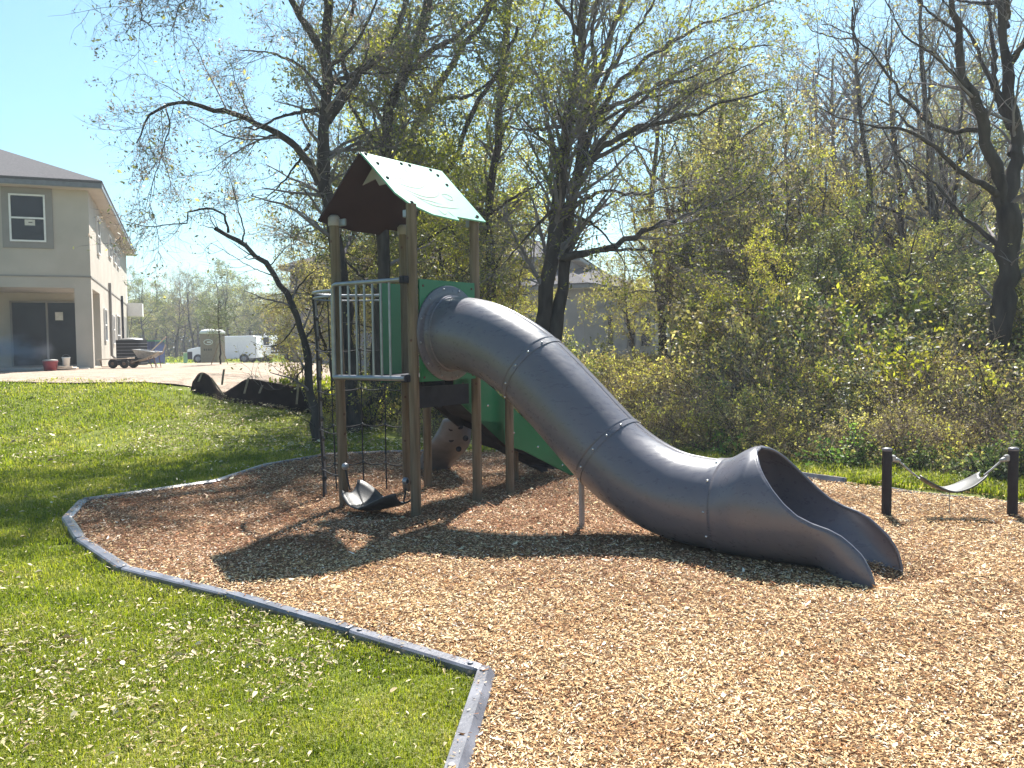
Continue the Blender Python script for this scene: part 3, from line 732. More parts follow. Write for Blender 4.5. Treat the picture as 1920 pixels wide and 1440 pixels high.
for i in range(len(ch) - 1): timber(ch[i], ch[i + 1], i + 1, tl[i + 1], (.028 if i < 6 else .026) + random.uniform(-.006, .006))
timber(backline[-2], backline[-1], 0, 'dark far edging timber between the slide scoop and the left bollard', .06)
timber(edge[0] + Vector((.3, -.18, -.045)), edge[1] + Vector((0, 0, -.045)), 0, 'sunken edging timber at the grass strip left of the left bollard', .05)
timber(edge[1] + Vector((0, 0, -.045)), edge[2] + Vector((0, 0, -.045)), 0, 'sunken edging timber at the grass strip behind the sling', .05)
timber(edge[2] + Vector((0, 0, -.045)), edge[3] + Vector((0, 0, -.045)), 0, 'sunken edging timber at the grass strip behind the right bollard', .05)

MULCH = [start + Vector((0, -.6, 0)), start, mid] + ch + backline + edge[1:] + [Vector((9, 5, 0)), Vector((9, .4, 0))]
mp = np.array([(p.x, p.y) for p in MULCH])
def inpoly(x, y, poly):
    x = np.asarray(x); y = np.asarray(y); c = np.zeros(x.shape, bool); n = len(poly); j = n - 1
    for i in range(n):
        xi, yi = poly[i]; xj, yj = poly[j]
        with np.errstate(divide='ignore', invalid='ignore'):
            k = ((yi > y) != (yj > y)) & (x < (xj - xi) * (y - yi) / (yj - yi) + xi)
        c ^= k; j = i
    return c
def relief(x, y):
    x = np.asarray(x, float); y = np.asarray(y, float)
    s_ = (x - SC.x) * u.x + (y - SC.y) * u.y; w_ = (x - SC.x) * v.x + (y - SC.y) * v.y
    h = .011 * np.sin(1.9 * x + 1.1 * np.sin(1.3 * y)) * np.sin(2.3 * y + .7 * x) + .006 * np.sin(5.1 * x + y) * np.sin(4.3 * y - x)
    h = h - .115 * np.exp(-((s_ - 4.08) / .24) ** 2 - ((w_ - .12) / .34) ** 2) + .03 * np.exp(-((s_ - 4.55) / .25) ** 2 - ((w_ - .1) / .5) ** 2)
    h = h - .05 * np.exp(-((x + 1.25) / .35) ** 2 - ((y - 7.8) / .3) ** 2) - .04 * np.exp(-((x - b1.x * .5 - b2.x * .5) / .3) ** 2 - ((y - b1.y) / .3) ** 2)
    return h * (1 - .9 * ((np.abs(w_) < .30) & (s_ > 2.3) & (s_ < 3.7)))
# mulch sheet
gx = np.arange(-4.8, 9.1, .09); gy = np.arange(.4, 13.6, .09); GX, GY = np.meshgrid(gx, gy); nx_ = len(gx)
inn = inpoly(GX, GY, mp); ii, jj = np.meshgrid(np.arange(len(gy) - 1), np.arange(nx_ - 1), indexing='ij')
fk = inn[:-1, :-1] | inn[1:, :-1] | inn[:-1, 1:] | inn[1:, 1:]; b_ = (ii * nx_ + jj)[fk]
me = np_mesh('mulch', np.stack([GX, GY, np.where(inn, relief(GX, GY) - .002, -.13)], -1), np.stack([b_, b_ + 1, b_ + nx_ + 1, b_ + nx_], 1), smooth=True)
me.materials.append(M['mulch_bed']); o = link('mulch', me); tag(o, 'brown wood chip mulch bed under the play tower', 'mulch', kind='structure')

# ground
def axis(n, a, b, p): 
    t = np.linspace(-1, 1, n); return np.sign(t) * np.abs(t) ** p * (b - a) / 2 + (a + b) / 2
xs = np.concatenate([[-900, -400, -200], np.arange(-70, 70.1, .8), [200, 400, 900]]); ys = np.concatenate([[-300, -60, -20], np.arange(-4, 34, .35), np.arange(34, 140, 2.), [200, 400, 1200]])
X, Y = np.meshgrid(xs, ys); Zg = H(X, np.clip(Y, -5, 120))
inm = inpoly(X, Y, mp); Zg = np.where(inm, -.22, Zg)
# keep the ground below the mulch sheet near its rim
V = np.stack([X, Y, Zg], -1).reshape(-1, 3); nx = len(xs)
ii, jj = np.meshgrid(np.arange(len(ys) - 1), np.arange(nx - 1), indexing='ij'); b_ = (ii * nx + jj).ravel()
Q = np.stack([b_, b_ + 1, b_ + nx + 1, b_ + nx], 1)
o = link('ground', np_mesh('ground', V, Q, mats=['lawn_soil'], smooth=True)); tag(o, kind='structure')

def drape(name, poly, dz, m, step=.5):
    """convex polygon laid over the terrain"""
    xs = [p[0] for p in poly]; ys = [p[1] for p in poly]; bm = bmesh.new()
    gx = np.arange(min(xs) - step, max(xs) + step * 1.5, step); gy = np.arange(min(ys) - step, max(ys) + step * 1.5, step)
    vv = [[bm.verts.new((x, y, 0)) for x in gx] for y in gy]
    for i in range(len(gy) - 1):
        for j in range(len(gx) - 1): bm.faces.new((vv[i][j], vv[i][j + 1], vv[i + 1][j + 1], vv[i + 1][j]))
    cx = sum(xs) / len(xs); cy = sum(ys) / len(ys)
    for i in range(len(poly)):
        a = Vector((*poly[i], 0)); b = Vector((*poly[(i + 1) % len(poly)], 0)); n = Vector((b.y - a.y, a.x - b.x, 0))
        if n.dot(Vector((cx, cy, 0)) - a) > 0: n = -n
        bmesh.ops.bisect_plane(bm, geom=bm.verts[:] + bm.edges[:] + bm.faces[:], plane_co=a, plane_no=n, clear_outer=True)
    for w in bm.verts: w.co.z = h1(w.co.x, w.co.y) + dz
    for f in bm.faces: f.smooth = True
    me = bpy.data.meshes.new(name); bm.to_mesh(me); bm.free(); me.materials.append(M[m]); o = link(name, me); tag(o, kind='structure'); return o
drape('dirt', [(-30, 17.2), (-9, 17.3), (-6.3, 16.7), (-3.4, 17.2), (-3.0, 26), (-6, 42), (-26, 46), (-34, 40)], .03, 'dirt', .6)
drape('road', [(-60, 60), (10, 52), (10, 57), (-60, 66)], .05, 'road', 2)
drape('undergrowth_soil', [(-2.2, 13.6), (1.2, 12.9), (3.2, 10.4), (6.0, 8.6), (14, 5.2), (34, 8), (34, 46), (-1, 46), (-2.4, 20)], .02, 'brush_soil', .8)

# ---- wood chips
def polar(n, dmin, dmax, a0, a1, pw, g=rng):
    u_ = g.random(n); e = pw + 1
    d = (dmin ** e + u_ * (dmax ** e - dmin ** e)) ** (1 / e); a = np.radians(g.uniform(a0, a1, n))
    return d * np.sin(a), d * np.cos(a), d
x, y, d = polar(640000, 2.3, 13.5, -38, 58, -.35)
k = inpoly(x, y, mp); _s = (x - SC.x) * u.x + (y - SC.y) * u.y; _w = (x - SC.x) * v.x + (y - SC.y) * v.y; k &= ~((np.abs(_w) < .24) & (_s > 2.45) & (_s < 3.84)); x, y, d = x[k], y[k], d[k]; n = len(x)
sc = (d / 3.2) ** .33
L = rng.uniform(.009, .028, n) * sc; big = rng.random(n) < .035; L = np.where(big, L * rng.uniform(1.4, 2.3, n), L); fin = rng.random(n) < .25; L = np.where(fin, L * .6, L); Wd = L * rng.uniform(.20, .42, n)
# chips gather into loose patches; a few leaf-like pale ones lie on top
ang = rng.uniform(0, 2 * PI, n); ax = np.stack([np.cos(ang), np.sin(ang), rng.normal(0, .22, n)], 1); ax = unit(ax)
bx = np.stack([-np.sin(ang), np.cos(ang), rng.normal(0, .42, n)], 1); bx = unit(bx)
zc = rng.uniform(.004, .022, n) + np.abs(ax[:, 2]) * L * .5 + np.abs(bx[:, 2]) * Wd * .5
c = np.stack([x, y, zc + relief(x, y)], 1); up = np.array([0, 0, 1.]) * (Wd * rng.uniform(.1, .5, n))[:, None]
k1 = rng.uniform(.15, .45, n)[:, None]
for a_, b_, h_ in TB:      # some chips have been kicked onto the timbers
    pick = rng.integers(0, n, 38); t_ = rng.random(38) ** 1.2; off = rng.normal(0, .022, 38).clip(-.04, .06); dd_ = (b_ - a_).normalized()
    c[pick, 0] = a_.x + (b_.x - a_.x) * t_ + dd_.y * off; c[pick, 1] = a_.y + (b_.y - a_.y) * t_ - dd_.x * off; c[pick, 2] = h_ + .006 - (np.abs(off) > .03) * .012; ax[pick, 2] = 0; bx[pick, 2] *= .2
V = np.stack([c - ax * L[:, None] / 2, c - ax * L[:, None] * k1 * .6 + bx * Wd[:, None] / 2 - up, c + ax * L[:, None] / 2, c + ax * L[:, None] * k1 * .6 - bx * Wd[:, None] / 2 - up], 1).reshape(-1, 3)
b_ = np.arange(n) * 4
T = np.concatenate([np.stack([b_, b_ + 1, b_ + 2], 1), np.stack([b_, b_ + 2, b_ + 3], 1)])
red = 1 / (1 + np.exp(-(y - 6.0 + .35 * np.maximum(x - 1, 0) * 1.6 + .4 * np.sin(x * 2)) / .35)) * np.clip(1.6 - x * .45, 0, 1)  # rear chips are redder; zone drawn forward to also darken the shaded mulch
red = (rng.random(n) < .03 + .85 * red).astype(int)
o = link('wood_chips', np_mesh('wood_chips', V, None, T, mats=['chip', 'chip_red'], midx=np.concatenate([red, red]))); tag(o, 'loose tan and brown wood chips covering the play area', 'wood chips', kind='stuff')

# ---- grass
def blades(n, dmin, dmax, a0, a1, pw, keep, hgt, wid, name, label, g=rng):
    x, y, d = polar(n, dmin, dmax, a0, a1, pw, g); k = keep(x, y) & ~((x > -6.5 - .6 * np.sin(y * 2)) & (x < 0) & (y > 12.3) & (y < 17) & (g.random(len(x)) < .55)); x, y, d = x[k], y[k], d[k]
    # tufts
    tx = np.sin(x * 9.1 + 3 * np.sin(y * 2.3)) * np.sin(y * 8.3 + 2 * np.sin(x * 3.1)); n = len(x)
    h = hgt * g.uniform(.5, 1.25, n) * (1 + .35 * tx) * (d / 3.5) ** .25; w = wid * g.uniform(.7, 1.3, n) * (d / 3.5) ** .85
    z = np.where(inpoly(x, y, mp), 0, H(x, y))
    a = g.uniform(0, 2 * PI, n); lean = g.uniform(.1, 1.15, n) * h; b2 = a + g.uniform(-.5, .5, n)
    base = np.stack([x, y, z - .004], 1); side = np.stack([-np.sin(a), np.cos(a), 0 * a], 1) * (w / 2)[:, None]
    mid_ = base + np.stack([np.cos(a) * lean * .35, np.sin(a) * lean * .35, h * .6], 1)
    tip = base + np.stack([np.cos(b2) * lean, np.sin(b2) * lean, h * (1 - .42 * lean / h)], 1)
    V = np.stack([base - side, base + side, mid_ + side * .8, mid_ - side * .8, tip], 1).reshape(-1, 3); b_ = np.arange(n) * 5
    o = link(name, np_mesh(name, V, np.stack([b_, b_ + 1, b_ + 2, b_ + 3], 1), np.stack([b_ + 3, b_ + 2, b_ + 4], 1), mats=['grass']))
    tag(o, label, 'grass', kind='stuff'); return n
lawn_keep = lambda x, y: (~inpoly(x, y, mp)) & (x < 1.2) & (y < 17.7 + .35 * np.sin(x * 1.1) + .15 * np.sin(x * 3.7)) & ~((x > -7) & (y > 16.95 + .1 * np.sin(x * 3))) & ~((x > -2.2) & (y > 13.4)) & (y > 1.0)
blades(380000, 2.6, 22, -42, 3, -.75, lawn_keep, .043, .0036, 'grass', 'short green lawn grass left of the mulch bed')
strip = [(1.0, 12.3), (3.2, 9.9), (7.6, 6.6), (8.4, 7.0), (5.6, 9.2), (3.6, 10.9), (1.6, 12.9)]
blades(160000, 8, 14, 0, 50, 0, lambda x, y: inpoly(x, y, strip) & ~inpoly(x, y, mp), .10, .005, 'grass', 'green grass strip behind the sling bollards')
blades(60000, 22, 95, -40, -4, -.3, lambda x, y: ((y > 46) & ((y < 52.5 - x * .02) | (y > 67))) | ((x > -6.2) & (y < 40)), .12, .01, 'grass', 'far green verge along the road')
# fallen leaves over lawn and mulch
x, y, d = polar(150000, 2.6, 21, -42, 40, -.5)
ins = inpoly(x, y, mp)
nz = (np.sin(x * 2.2 + 1.3 * np.sin(y * 1.7)) * np.sin(y * 2.6 + x) * .5 + .5)
nz = nz * (.6 + .4 * np.sin(x * .9 + 2 * np.sin(y * 1.1)) ) + .15 * np.sin(x * 7 + y * 3) * np.sin(y * 6)
pr = np.where(ins, .12 * (nz > .5) + .04, .05 + .8 * np.clip(nz, 0, 1) ** 2)
pr = np.where(~ins & (x > -6) & (y > 12.2), 1.0 * pr + .75, pr)      # drift under the hillside trees
pr = np.where(~ins & (x < -.9) & (y < 5.2 + .4 * np.sin(x * 2.3)), pr + .35 + .65 * (nz > .35), pr)
pr = np.where(~ins & (y < 11.5) & (y > 6.8), pr * .35, pr)
k = (rng.random(len(x)) < pr) & (ins | lawn_keep(x, y)); x, y, d = x[k], y[k], d[k]; n = len(x)
zz = np.where(inpoly(x, y, mp), .022 + relief(x, y), H(x, y) + rng.uniform(.008, .036, n) + .055 * sst(6, 11, y))
a = rng.uniform(0, 2 * PI, n); ax = unit(np.stack([np.cos(a), np.sin(a), rng.normal(0, .3, n)], 1)); bx = unit(np.stack([-np.sin(a), np.cos(a), rng.normal(0, .45, n)], 1))
L = (.0205 * np.exp(rng.normal(0, .42, n)).clip(.4, 2.6) * (d / 4) ** .45)[:, None]; Wd = L * rng.uniform(.16, .48, n)[:, None]; c = np.stack([x, y, zz], 1); up = np.array([[0, 0, 1.]]) * Wd * rng.uniform(0, .6, n)[:, None]
V = np.stack([c - ax * L / 2, c - ax * L * .15 + bx * Wd / 2 + up, c + ax * L * .2 + bx * Wd * .42 + up, c + ax * L / 2, c + ax * L * .2 - bx * Wd * .42 + up, c - ax * L * .15 - bx * Wd / 2 + up], 1).reshape(-1, 3); b_ = np.arange(n) * 6
o = link('fallen_leaves', np_mesh('fallen_leaves', V, np.concatenate([np.stack([b_, b_ + 1, b_ + 2, b_ + 3], 1), np.stack([b_, b_ + 3, b_ + 4, b_ + 5], 1)]), mats=['dead'])); tag(o, 'pale dry leaves scattered over grass and mulch', 'leaves', kind='stuff')
# ================================================================== HOUSE on the left
def house(name, label, corner, fx, sy, W, Dp, gz, front=True):
    return thing(name, label, 'house', corner)
hc = Vector((-13.3, 26.6, .93)); fx = Vector((-.93, -.368, 0)).normalized(); sy = Vector((-.368, .93, 0)).normalized()
hs_ = thing('stucco_house', 'two storey beige stucco house with covered patio under construction', 'house', hc)
def hb(x0, x1, y0, y1, z0, z1, mb=None, mi=0, base=None):
    base = base or hc
    m_ = mb or MB(); m_.box(base + fx * ((x0 + x1) / 2) + sy * ((y0 + y1) / 2) + Z * ((z0 + z1) / 2), (x1 - x0, y1 - y0, z1 - z0), fx, sy, Z, mi); return m_
m_ = hb(0, 12, 0, 20, 2.55, 5.62); hb(0, 12, 3.0, 20, -.3, 2.55, m_); hb(0, .48, 0, .40, -.3, 2.55, m_); hb(6, 6.5, 0, .4, -.3, 2.55, m_)
m_.build('wall', 'stucco', hs_)
m_ = hb(-.02, 12, -.02, .0, 2.88, 2.93); hb(-.02, 0, 0, 20, 2.88, 2.93, m_); m_.build('band_moulding', 'stucco_trim', hs_)
m_ = hb(.1, 12.2, -.6, 2.98, -.3, .03); m_.build('patio_slab', 'concrete', hs_)
# window on the front
def window(x0, x1, z0, z1, trim=.16, rails=1, side=False, base=None, parent=None, note=False, trimm='stucco_trim', par='white'):
    base = base or hc; parent = parent or hs_
    A_, N_ = (fx, -sy) if not side else (sy, -fx)
    def bx(m_, a0, a1, b0, b1, d0, d1, mi=0): m_.box(base + A_ * ((a0 + a1) / 2) + Z * ((b0 + b1) / 2) + N_ * ((d0 + d1) / 2), (a1 - a0, abs(d1 - d0), b1 - b0), A_, N_, Z, mi)
    f = None
    m_ = MB(); t = .05
    bx(m_, x0, x1, z1 - t, z1, .0, .06); bx(m_, x0, x1, z0, z0 + t, .0, .06); bx(m_, x0, x0 + t, z0 + t, z1 - t, 0, .06); bx(m_, x1 - t, x1, z0 + t, z1 - t, 0, .06)
    for r in range(rails):
        zc = z0 + (z1 - z0) * (r + 1) / (rails + 1); bx(m_, x0 + t, x1 - t, zc - .025, zc + .025, .0, .05)
    f = m_.build('window', par, parent)
    if trim:
        m_ = MB(); q = trim
        bx(m_, x0 - q, x1 + q, z1 + .002, z1 + q, 0, .035); bx(m_, x0 - q, x1 + q, z0 - q, z0 - .002, 0, .035); bx(m_, x0 - q, x0 - .002, z0 - .002, z1 + .002, 0, .035); bx(m_, x1 + .002, x1 + q, z0 - .002, z1 + .002, 0, .035)
        m_.build('window_trim', trimm, f)
    m_ = MB(); bx(m_, x0 + t, x1 - t, z0 + t, z1 - t, .003, .02); m_.build('pane', 'glass', f)
    if note:
        m_ = MB(); c = (x0 + x1) / 2; bx(m_, c - .20, c + .08, z0 + .50, z0 + .68, .022, .024); pp = m_.build('paper_note', 'paper', f)
        m_ = MB(); bx(m_, c - .13, c - .02, z0 + .575, z0 + .61, .0245, .0255); m_.build('note_print', 'ink', f)
    return f
window(1.20, 2.18, 3.95, 5.40, note=True, trim=.2)
# patio door on the recessed wall
b3 = hc + sy * 3.0
m_ = MB()
def bx3(m_, a0, a1, b0, b1, d0, d1): m_.box(b3 + fx * ((a0 + a1) / 2) + Z * ((b0 + b1) / 2) - sy * ((d0 + d1) / 2), (a1 - a0, d1 - d0, b1 - b0), fx, sy, Z)
bx3(m_, .62, 2.75, 2.22, 2.28, 0, .07); bx3(m_, .62, .68, .04, 2.22, 0, .07); bx3(m_, 2.69, 2.75, .04, 2.22, 0, .07); bx3(m_, 1.62, 1.68, .04, 2.22, 0, .07); bx3(m_, .68, 2.69, .035, .08, 0, .06)
dr = m_.build('patio_door', 'stucco_trim', hs_)
m_ = MB(); bx3(m_, .68, 1.62, .08, 2.22, .003, .03); m_.build('pane', 'glass', dr)
m_ = MB(); bx3(m_, 1.68, 2.69, .08, 2.22, .003, .03); m_.build('pane', 'glass', dr)
m_ = MB(); bx3(m_, 1.16, 1.40, 1.62, 1.90, .032, .034); m_.build('paper_note', 'paper', dr)
# side windows
for y0, y1, z0, z1 in ((2.5, 3.4, 3.9, 5.2), (7.6, 8.8, 4.3, 5.2), (10.2, 11.6, 4.3, 5.2), (12.4, 13.6, 4.3, 5.2), (4.3, 5.2, .9, 2.1), (8.4, 9.2, .8, 2.0), (10.6, 12.6, .3, 2.1)):
    window(y0, y1, z0, z1, trim=0, side=True)
for y, z0, z1 in ((6.9, .2, 3.2), (14.2, .2, 3.1)):
    m_ = MB(); m_.tube([hc + sy * y - fx * .06 + Z * z1, hc + sy * y - fx * .06 + Z * (z0 + .15), hc + sy * y - fx * .20 + Z * z0, hc + sy * (y - .1) - fx * .5 + Z * (z0 - .12)], .055, 8); m_.build('downspout', 'stucco_trim' if y < 10 else 'dark', hs_)
m_ = hb(-.004, .0, 16.4, 18.8, .0, 2.2); m_.build('side_door', 'stucco_trim', hs_)
m_ = hb(-.75, -.02, 19.0, 20.4, 2.3, 3.0); m_.build('porch_roof', 'white', hs_)
# roof: hip with fascia and soffit
def hip(parent, base, ax, ay, W, D_, z, ov, slope, names=('roof', 'fascia')):
    def pt(a, b, c): return base + ax * a + ay * b + Z * c
    e = [pt(-ov, -ov, z), pt(W + ov, -ov, z), pt(W + ov, D_ + ov, z), pt(-ov, D_ + ov, z)]
    hw_ = (W + 2 * ov) / 2; hgt = hw_ * slope
    if D_ >= W: r = [pt(W / 2, -ov + hw_, z + hgt), pt(W / 2, D_ + ov - hw_, z + hgt)]; fs = [(0, 1, 4), (1, 2, 5, 4), (2, 3, 5), (3, 0, 4, 5)]
    else:
        hw_ = (D_ + 2 * ov) / 2; hgt = hw_ * slope; r = [pt(-ov + hw_, D_ / 2, z + hgt), pt(W + ov - hw_, D_ / 2, z + hgt)]; fs = [(0, 1, 5, 4), (1, 2, 5), (2, 3, 4, 5), (3, 0, 4)]
    up = Z * .10
    m_ = MB(); m_.add([p + up for p in e + r] + [p + Z * .03 for p in e], fs + [(6, 7, 1, 0), (7, 8, 2, 1), (8, 9, 3, 2), (9, 6, 0, 3)]); m_.build(names[0], 'shingle', parent)
    m_ = MB(); m_.box(base + ax * (W / 2) + ay * (D_ / 2) + Z * (z - .05), (W + 2 * ov - .03, D_ + 2 * ov - .03, .15), ax, ay); m_.build(names[1], 'fascia', parent)
    m_ = MB(); m_.box(base + ax * (W / 2) + ay * (D_ / 2) + Z * (z - .14), (W + 2 * ov - .08, D_ + 2 * ov - .08, .02), ax, ay); m_.build('soffit', 'stucco', parent)
hip(hs_, hc, fx, sy, 12, 20, 5.76, .45, .44)

# ---- houses behind the trees
def plainhouse(name, label, c, ax, ay, W, D_, hgt, wins):
    root = thing(name, label, 'house', c); n = -ay
    m_ = MB(); m_.box(c + ax * (W / 2) + ay * (D_ / 2) + Z * (hgt / 2 - .2), (W, D_, hgt + .4), ax, ay, Z); m_.build('wall', 'stucco_grey', root)
    m_ = MB(); m_.box(c + ax * (W / 2) - ay * .02 + Z * 2.9, (W + .04, .04, .06), ax, ay, Z); m_.build('band_moulding', 'stucco_trim', root)
    for x0, x1, z0, z1 in wins:
        m_ = MB(); t = .06; cc = c - ay * .03
        for a0, a1, b0, b1 in ((x0, x1, z1 - t, z1), (x0, x1, z0, z0 + t), (x0, x0 + t, z0 + t, z1 - t), (x1 - t, x1, z0 + t, z1 - t), (x0 + t, x1 - t, (z0 + z1) / 2 - .03, (z0 + z1) / 2 + .03)):
            m_.box(cc + ax * ((a0 + a1) / 2) + Z * ((b0 + b1) / 2), (a1 - a0, .06, b1 - b0), ax, ay, Z)
        f = m_.build('window', 'stucco_trim', root); m_ = MB(); m_.box(c + ax * ((x0 + x1) / 2) - ay * .012 + Z * ((z0 + z1) / 2), (x1 - x0 - .1, .02, z1 - z0 - .1), ax, ay, Z); m_.build('pane', 'glass', f)
    hip(root, c, ax, ay, W, D_, hgt + .14, .45, .42)
    return root
q0 = P(548, 690, 45); q0.z = .1; q1 = P(1075, 690, 41.5); q1.z = .1; ax = (q1 - q0); W = ax.length; ax.normalize(); ay = Vector((-ax.y, ax.x, 0))
plainhouse('grey_house', 'grey two storey house mostly hidden behind the tower and trees', q0, ax, ay, W, 12, 5.5, [(2.2, 3.2, 3.6, 5.0), (8.6, 9.8, 3.6, 5.0), (10.4, 12.4, .1, 2.1), (5.2, 6.2, 3.6, 5.0)])
q0 = P(1095, 680, 39); q0.z = .4; q1 = P(1228, 660, 47); q1.z = .4; ax = (q1 - q0); W = ax.length; ax.normalize(); ay = Vector((-ax.y, ax.x, 0))
plainhouse('grey_house', 'shaded grey house wall with dark windows seen above the slide and brush', q0, ax, ay, W, 9, 3.7, [(2.6, 3.4, 1.0, 2.6), (5.2, 6.3, .9, 2.6), (7.0, 8.6, .9, 2.6)])
# white board fence
fr = thing('board_fence', 'pale board fence at the right end of the grey house', 'fence', P(1240, 655, 46)); fa = P(1222, 652, 47); fb = P(1300, 650, 49); n = 16
for i in range(n):
    p = fa.lerp(fb, (i + .5) / n); m_ = MB(); m_.box(p + Z * (.45 + random.uniform(-.03, .03)), ((fb - fa).length / n * .93, .03, 1.9), (fb - fa).normalized(), None or Vector((-(fb - fa).normalized().y, (fb - fa).normalized().x, 0))); m_.build('board', 'fence', fr)

# ================================================================== building site things
def gpt(px, Y, dz=0):
    r = ray(px, 650); x = r.x / r.y * Y; return Vector((x, Y, h1(x, Y) + .03 + dz))
# air conditioner
p = gpt(247, 31); r_ = thing('air_conditioner', 'dark round-cornered air conditioning unit beside the house wall', 'air conditioner', p)
m_ = MB()
def rrect(w, d, r, k=4):
    out = []
    for cx, cy, s0_ in ((w / 2 - r, d / 2 - r, 0), (-w / 2 + r, d / 2 - r, 90), (-w / 2 + r, -d / 2 + r, 180), (w / 2 - r, -d / 2 + r, 270)):
        for i in range(k + 1):
            a = math.radians(s0_ + 90 * i / k); out.append((cx + r * math.cos(a), cy + r * math.sin(a)))
    return out
m_.prism(rrect(.88, .8, .12), p, Vector((1, 0, 0)), Vector((0, 1, 0)), .92, center=False); m_.build('casing', 'acgrey', r_)
for i in range(7):
    m_ = MB(); m_.prism(rrect(.90, .82, .13), p + Z * (.06 + i * .12), Vector((1, 0, 0)), Vector((0, 1, 0)), .02, center=False); m_.build('louvre', 'fascia', r_)
m_ = MB(); m_.lathe([(.40, .0), (.38, .05), (.12, .08), (0, .085)], p + Z * .92, 20); m_.build('fan_guard', 'steel', r_)
# dumpster
p = gpt(236, 50); r_ = thing('dumpster', 'blue steel dumpster behind the house corner', 'dumpster', p)
ex = Vector((1, .1, 0)).normalized(); ey = Vector((-.1, 1, 0)).normalized()
m_ = MB(); 
for c, s in (((0, -.9), (3.9, .06)), ((0, .9), (3.9, .06)), ((-1.92, 0), (.06, 1.74)), ((1.92, 0), (.06, 1.74))): m_.box(p + ex * c[0] + ey * c[1] + Z * .80, (s[0], s[1], 1.4), ex, ey)
m_.box(p + Z * .12, (3.78, 1.74, .06), ex, ey); m_.build('body', 'dump_blue', r_)
m_ = MB()
for c, s in (((0, -.93), (3.98, .08)), ((0, .93), (3.98, .08)), ((-1.95, 0), (.08, 1.78)), ((1.95, 0), (.08, 1.78))): m_.box(p + ex * c[0] + ey * c[1] + Z * 1.54, (s[0], s[1], .08), ex, ey)
m_.build('rim', 'green', r_)
for i in range(6): m_ = MB(); m_.box(p + ex * (-1.7 + i * .68) - ey * .955 + Z * .8, (.07, .05, 1.38), ex, ey); m_.build('rib', 'dump_blue', r_)
# flat cart
p = gpt(217, 26.6); r_ = thing('flat_cart', 'low flat trolley with plywood deck standing on the dirt', 'cart', p)
m_ = MB(); m_.box(p + Z * .30, (.92, .55, .03), Vector((.99, .1, .03)).normalized(), None, None, bev=.008); m_.build('deck', 'plywood', r_)
m_ = MB(); m_.tube([p + Vector((-.42, -.2, .28)), p + Vector((-.36, -.2, .05)), p + Vector((-.1, -.2, .05)), p + Vector((-.02, -.2, .28))], .014, 6); m_.build('frame', 'rust', r_)
for sx in (-.0, .36):
    m_ = MB(); m_.lathe([(.05, -.04), (.13, -.04), (.15, -.02), (.15, .02), (.13, .04), (.05, .04)], p + Vector((sx - .02, -.18, .15)), 16, (0, 1, 0)); w_ = m_.build('wheel', 'tyre', r_)
    m_ = MB(); m_.lathe([(0, -.045), (.06, -.04), (.06, .04), (0, .045)], p + Vector((sx - .02, -.18, .15)), 12, (0, 1, 0)); m_.build('hub', 'rust', w_)
# wheelbarrow
p = gpt(272, 27.4); r_ = thing('wheelbarrow', 'grey steel wheelbarrow with pale handles beside the flat trolley', 'wheelbarrow', p)
bot = [(-.18, -.16), (.28, -.18), (.28, .18), (-.18, .16)]; topq = [(-.34, -.30), (.50, -.33), (.50, .33), (-.34, .30)]
m_ = MB(); vb = [p + Vector((a, b, .32)) for a, b in bot]; vt = [p + Vector((a * .85, b, .56 - a * .10)) for a, b in topq]
m_.add(vb + vt, [(3, 2, 1, 0), (0, 1, 5, 4), (1, 2, 6, 5), (2, 3, 7, 6), (3, 0, 4, 7)]); tb = m_.build('tray', 'steel', r_); md = tb.modifiers.new('s', 'SOLIDIFY'); md.thickness = .02
m_ = MB(); m_.tube(vt, .016, 6, closed=True); m_.build('rim', 'steel', tb)
for s in (-.2, .2):
    m_ = MB(); m_.tube([p + Vector((-.42, s * .3, .18)), p + Vector((.1, s, .31)), p + Vector((.45, s * 1.3, .46)), p + Vector((.56, s * 1.35, .52 + (s > 0) * .22))], .022, 6); m_.build('handle', 'plywood', r_)
    m_ = MB(); m_.tube([p + Vector((.18, s, .32)), p + Vector((.30, s, .0)), p + Vector((.42, s, .0)), p + Vector((.36, s, .36))], .014, 6); m_.build('leg', 'rust', r_)
m_ = MB(); m_.lathe([(.06, -.05), (.15, -.05), (.19, -.02), (.19, .02), (.15, .05), (.06, .05)], p + Vector((-.40, 0, .19)), 18, (0, 1, 0)); w_ = m_.build('wheel', 'tyre', r_)
m_ = MB(); m_.lathe([(0, -.055), (.08, -.05), (.08, .05), (0, .055)], p + Vector((-.40, 0, .19)), 12, (0, 1, 0)); m_.build('hub', 'rust', w_)
# shovel leaning in the barrow
m_ = MB(); m_.tube([p + Vector((.15, 0, .50)), p + Vector((.70, -.02, 1.0))], .02, 8); r2 = thing('shovel', 'pale wooden shovel handle sticking out of the wheelbarrow', 'shovel', p + Vector((.3, 0, .5))); m_.build('shaft', 'plywood', r2)
m_ = MB(); m_.prism([(-.10, -.14), (.10, -.14), (.12, .05), (0, .16), (-.12, .05)], p + Vector((.08, 0, .45)), Vector((.7, 0, -.7)).normalized(), Vector((0, 1, 0)), .01); m_.build('blade', 'rust', r2)
